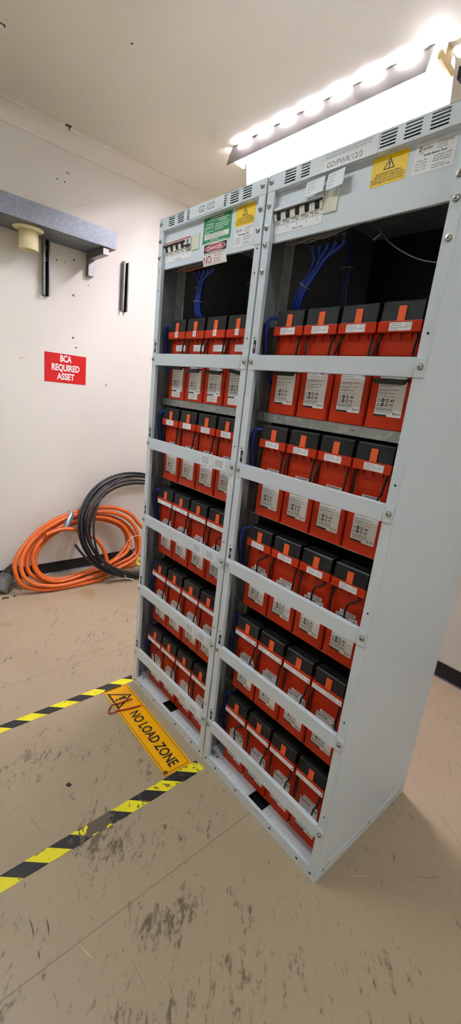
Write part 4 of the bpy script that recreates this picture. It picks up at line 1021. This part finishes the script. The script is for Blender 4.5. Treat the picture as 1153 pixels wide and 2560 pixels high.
# ------------------------------------------------------------------ coils by the left wall
S = 2.8825
def crop(pts): return [(x / S, 1150 + y / S) for x, y in pts]
P0 = V((-2.392, 0, .017)); N0 = V((.523, 0, .262)).normalized()
t = thing('cable_coil', 'thick orange cable coil bound with silver tape, leaning on the cream wall', 'cable coil', (0, 0, 0))
loops = [
    ([(1120, 620), (1060, 520), (1010, 470), (950, 400), (880, 360), (800, 342), (700, 345), (600, 362), (500, 388), (420, 420), (330, 470), (240, 545), (170, 625), (122, 700), (106, 770), (125, 850), (165, 900), (230, 926), (320, 935), (430, 932), (560, 915), (660, 888), (730, 855), (800, 800), (900, 770), (1000, 745), (1080, 700)], 0.000),
    ([(1008, 640), (1003, 560), (970, 480), (905, 415), (810, 378), (700, 374), (600, 388), (510, 405), (410, 450), (300, 520), (210, 610), (165, 700), (152, 780), (180, 850), (250, 895), (340, 908), (440, 905), (560, 875), (660, 845), (740, 812), (830, 790), (930, 740), (985, 700)], 0.020),
    ([(985, 640), (975, 560), (930, 490), (870, 440), (790, 408), (690, 402), (590, 415), (500, 440), (410, 480), (300, 560), (225, 640), (195, 720), (205, 800), (260, 850), (340, 880), (430, 882), (540, 855), (640, 815), (720, 795), (800, 765), (900, 725), (955, 690)], -.030),
    ([(938, 600), (925, 530), (880, 470), (800, 428), (700, 412), (600, 425), (500, 450), (420, 490), (330, 550), (262, 630), (236, 710), (255, 790), (310, 850), (400, 878), (500, 862), (600, 825), (700, 795), (790, 745), (870, 700), (915, 660)], -.008),
    ([(915, 600), (905, 530), (870, 480), (800, 445), (700, 425), (610, 432), (520, 462), (440, 500), (350, 560), (280, 640), (252, 720), (270, 800), (340, 850), (430, 858), (540, 832), (640, 800), (740, 760), (820, 720), (880, 660)], -.055)]
for k, (pts, off) in enumerate(loops):
    q = [on_plane(x, y, P0 + N0 * off, N0) for x, y in crop(pts)]
    for v in q:
        if v.z < .018: v.z = .018
        if v.x < XW + .022: v.x = XW + .022
    m = MB(); m.tube(q, .0155, 'orange_cable', 10, closed=True, sub=5); m.build('cable_loop', t)
q = [on_plane(x, y, P0 + N0 * .030, N0) for x, y in crop([(330, 540), (400, 510), (470, 497), (550, 503), (630, 530), (700, 580), (748, 650), (772, 730), (780, 790)])]
m = MB(); m.tube(q, .0150, 'orange_cable', 10, sub=6); m.build('cable_end', t)
q = [on_plane(x, y, P0 + N0 * .012, N0) for x, y in crop([(440, 420), (500, 385), (525, 400), (510, 450), (480, 510), (452, 505), (470, 450)])]
cen = on_plane(*crop([(485, 440)])[0], P0 + N0 * -.012, N0); du = (on_plane(*crop([(515, 385)])[0], P0, N0) - on_plane(*crop([(468, 505)])[0], P0, N0)).normalized(); dv = N0.cross(du).normalized()
m = MB(); hl = .078; hd = .052; hw2 = .019
ring = []
for i in range(20):
    a = 2 * math.pi * i / 20; ca, sa = math.cos(a), math.sin(a)
    p = cen + du * (hl * math.copysign(abs(ca) ** .6, ca)) + N0 * (hd * math.copysign(abs(sa) ** .6, sa)); ring.append(p)
for sgn in (1,):
    A = [m.bm.verts.new(p - dv * hw2) for p in ring]; B = [m.bm.verts.new(p + dv * hw2) for p in ring]; fs = []
    for i in range(20):
        f = m.bm.faces.new((A[i], A[(i + 1) % 20], B[(i + 1) % 20], B[i])); f.smooth = True; fs.append(f); f.material_index = m.mi('silver_tape')
    fs.append(m.bm.faces.new(A[::-1])); fs.append(m.bm.faces.new(B)); bmesh.ops.recalc_face_normals(m.bm, faces=fs)
m.build('tape_wrap', t)

P1 = V((-2.300, 0, .012)); N1 = V((.80, 0, .38)).normalized()
t = thing('cable_coil', 'thin black cable coil propped in front of the orange coil, behind the rack', 'cable coil', (0, 0, 0))
def ell(cx, cy, rx, ry, n=26, ph=0.0, w=0.0): return [(cx + (rx + w * math.sin(3 * a + ph)) * math.cos(a), cy + (ry + w * math.cos(2 * a + ph)) * math.sin(a)) for a in [2 * math.pi * i / n for i in range(n)]]
for k, (cx, cy, rx, ry, w, off) in enumerate(((955, 468, 388, 378, 3, 0), (960, 470, 380, 362, 5, .020), (968, 478, 374, 365, 4, -.018), (975, 474, 358, 352, 6, .004), (985, 482, 352, 340, 5, .036), (990, 490, 345, 330, 8, -.034))):
    q = [on_plane(x, y, P1 + N1 * off, N1) for x, y in crop(ell(cx, cy, rx, ry, ph=k * 1.3, w=w))]
    for v in q:
        if v.z < .011: v.z = .011
        if v.x < XW + .03: v.x = XW + .03
    m = MB(); m.tube(q, .0092, 'black_cable', 9, closed=True, sub=5); m.build('cable_loop', t)
q = [on_plane(x, y, P1 + N1 * .052, N1) for x, y in crop([(1060, 128), (980, 112), (900, 120), (820, 165), (750, 240), (700, 340), (677, 450), (678, 550), (695, 640), (725, 710), (775, 770), (850, 815)])]
m = MB(); m.tube(q, .0085, 'black_cable', 9, sub=6); m.build('cable_end', t)
q = [on_plane(x, y, P1 + N1 * .012, N1) for x, y in crop([(541, 608), (575, 655), (625, 710), (700, 770), (780, 812), (880, 840)])]
m = MB(); m.tube(q, .0092, 'black_cable', 9, sub=6); m.build('cable_end', t)
m = MB(); q = [on_plane(x, y, P1 + N1 * .03, N1) for x, y in crop([(904, 828), (906, 846), (955, 862), (956, 852)])]
m.tube(q, .0022, 'sign_white', 6); q = [on_plane(x, y, P1 + N1 * .03, N1) for x, y in crop([(955, 862), (976, 868)])]; m.tube(q, .0022, 'sign_white', 6); m.build('cable_tie', t)

t = thing('twine_roll', 'small yellow roll with a loose white wire on the floor behind the rack', 'roll', (0, 0, 0))
c = on_plane(351, 1405, V((-2.395, 0, 0)), V((1, 0, 0)))
m = MB(); m.lathe([(.010, -.020), (.026, -.022), (.038, -.015), (.041, 0), (.038, .015), (.026, .022), (.010, .020), (.010, -.020)], c, (.5, -.75, .3), 'yellow_plastic', 24); m.build('roll', t)
m = MB(); q = [on_plane(x, y, V((-2.385, 0, 0)), V((1, 0, 0))) for x, y in ((350, 1399), (341, 1388), (328, 1372), (318, 1363), (321, 1352), (335, 1341), (350, 1339), (365, 1342))]
m.tube(q, .0024, 'wire_white', 7, sub=6); m.build('loose_wire', t)

# heavy connector lying against the wall
t = thing('industrial_plug', 'heavy grey metal plug with black sleeve on the floor beside the orange coil', 'plug', (0, 0, 0))
pc = on_plane(10, 1437, V((-2.585, 0, 0)), V((1, 0, 0))); ax = V((-.45, .55, .55)).normalized()
m = MB(); b0 = V((-2.560, -.262, .066))
m.lathe([(0, -.085), (.050, -.085), (.054, -.078), (.054, -.030), (.058, -.026), (.058, -.004), (.054, 0), (.0535, .022), (.058, .026), (.058, .036), (.050, .040), (0, .040)], b0, ax, 'plug_grey', 28); m.build('shell', t)
m = MB(); m.lathe([(.050, .036), (.053, .042), (.052, .060), (.040, .100), (.030, .128), (.024, .132), (0, .132)], b0, ax, 'rubber_black', 28); m.build('sleeve', t)
side = V((.62, .35, -.25)).normalized(); side = (side - ax * side.dot(ax)).normalized()
m = MB(); m.cyl(b0 + ax * .012 + side * .050, side, .015, .016, 'plug_grey', 18); m.build('boss', t)
m = MB(); m.cyl(b0 - ax * .030 + side * .050, side, .012, .016, 'plug_grey', 6); m.build('bolt', t)
m = MB(); m.cyl(b0 + ax * .118 + V((0, 0, .030)), V((.3, .5, .6)), .006, .026, 'brass', 10); m.build('clamp_screw', t)

# ------------------------------------------------------------------ world, view
w = bpy.data.worlds.new('world'); scene.world = w; w.use_nodes = True
w.node_tree.nodes['Background'].inputs[0].default_value = (0.02, 0.02, 0.02, 1)
w.node_tree.nodes['Background'].inputs[1].default_value = 0.0
scene.view_settings.view_transform = 'Standard'; scene.view_settings.look = 'None'
scene.view_settings.exposure = 1.8; scene.view_settings.gamma = 1.0; scene.view_settings.use_curve_mapping = False
scene.cycles.max_bounces = 10; scene.cycles.diffuse_bounces = 6
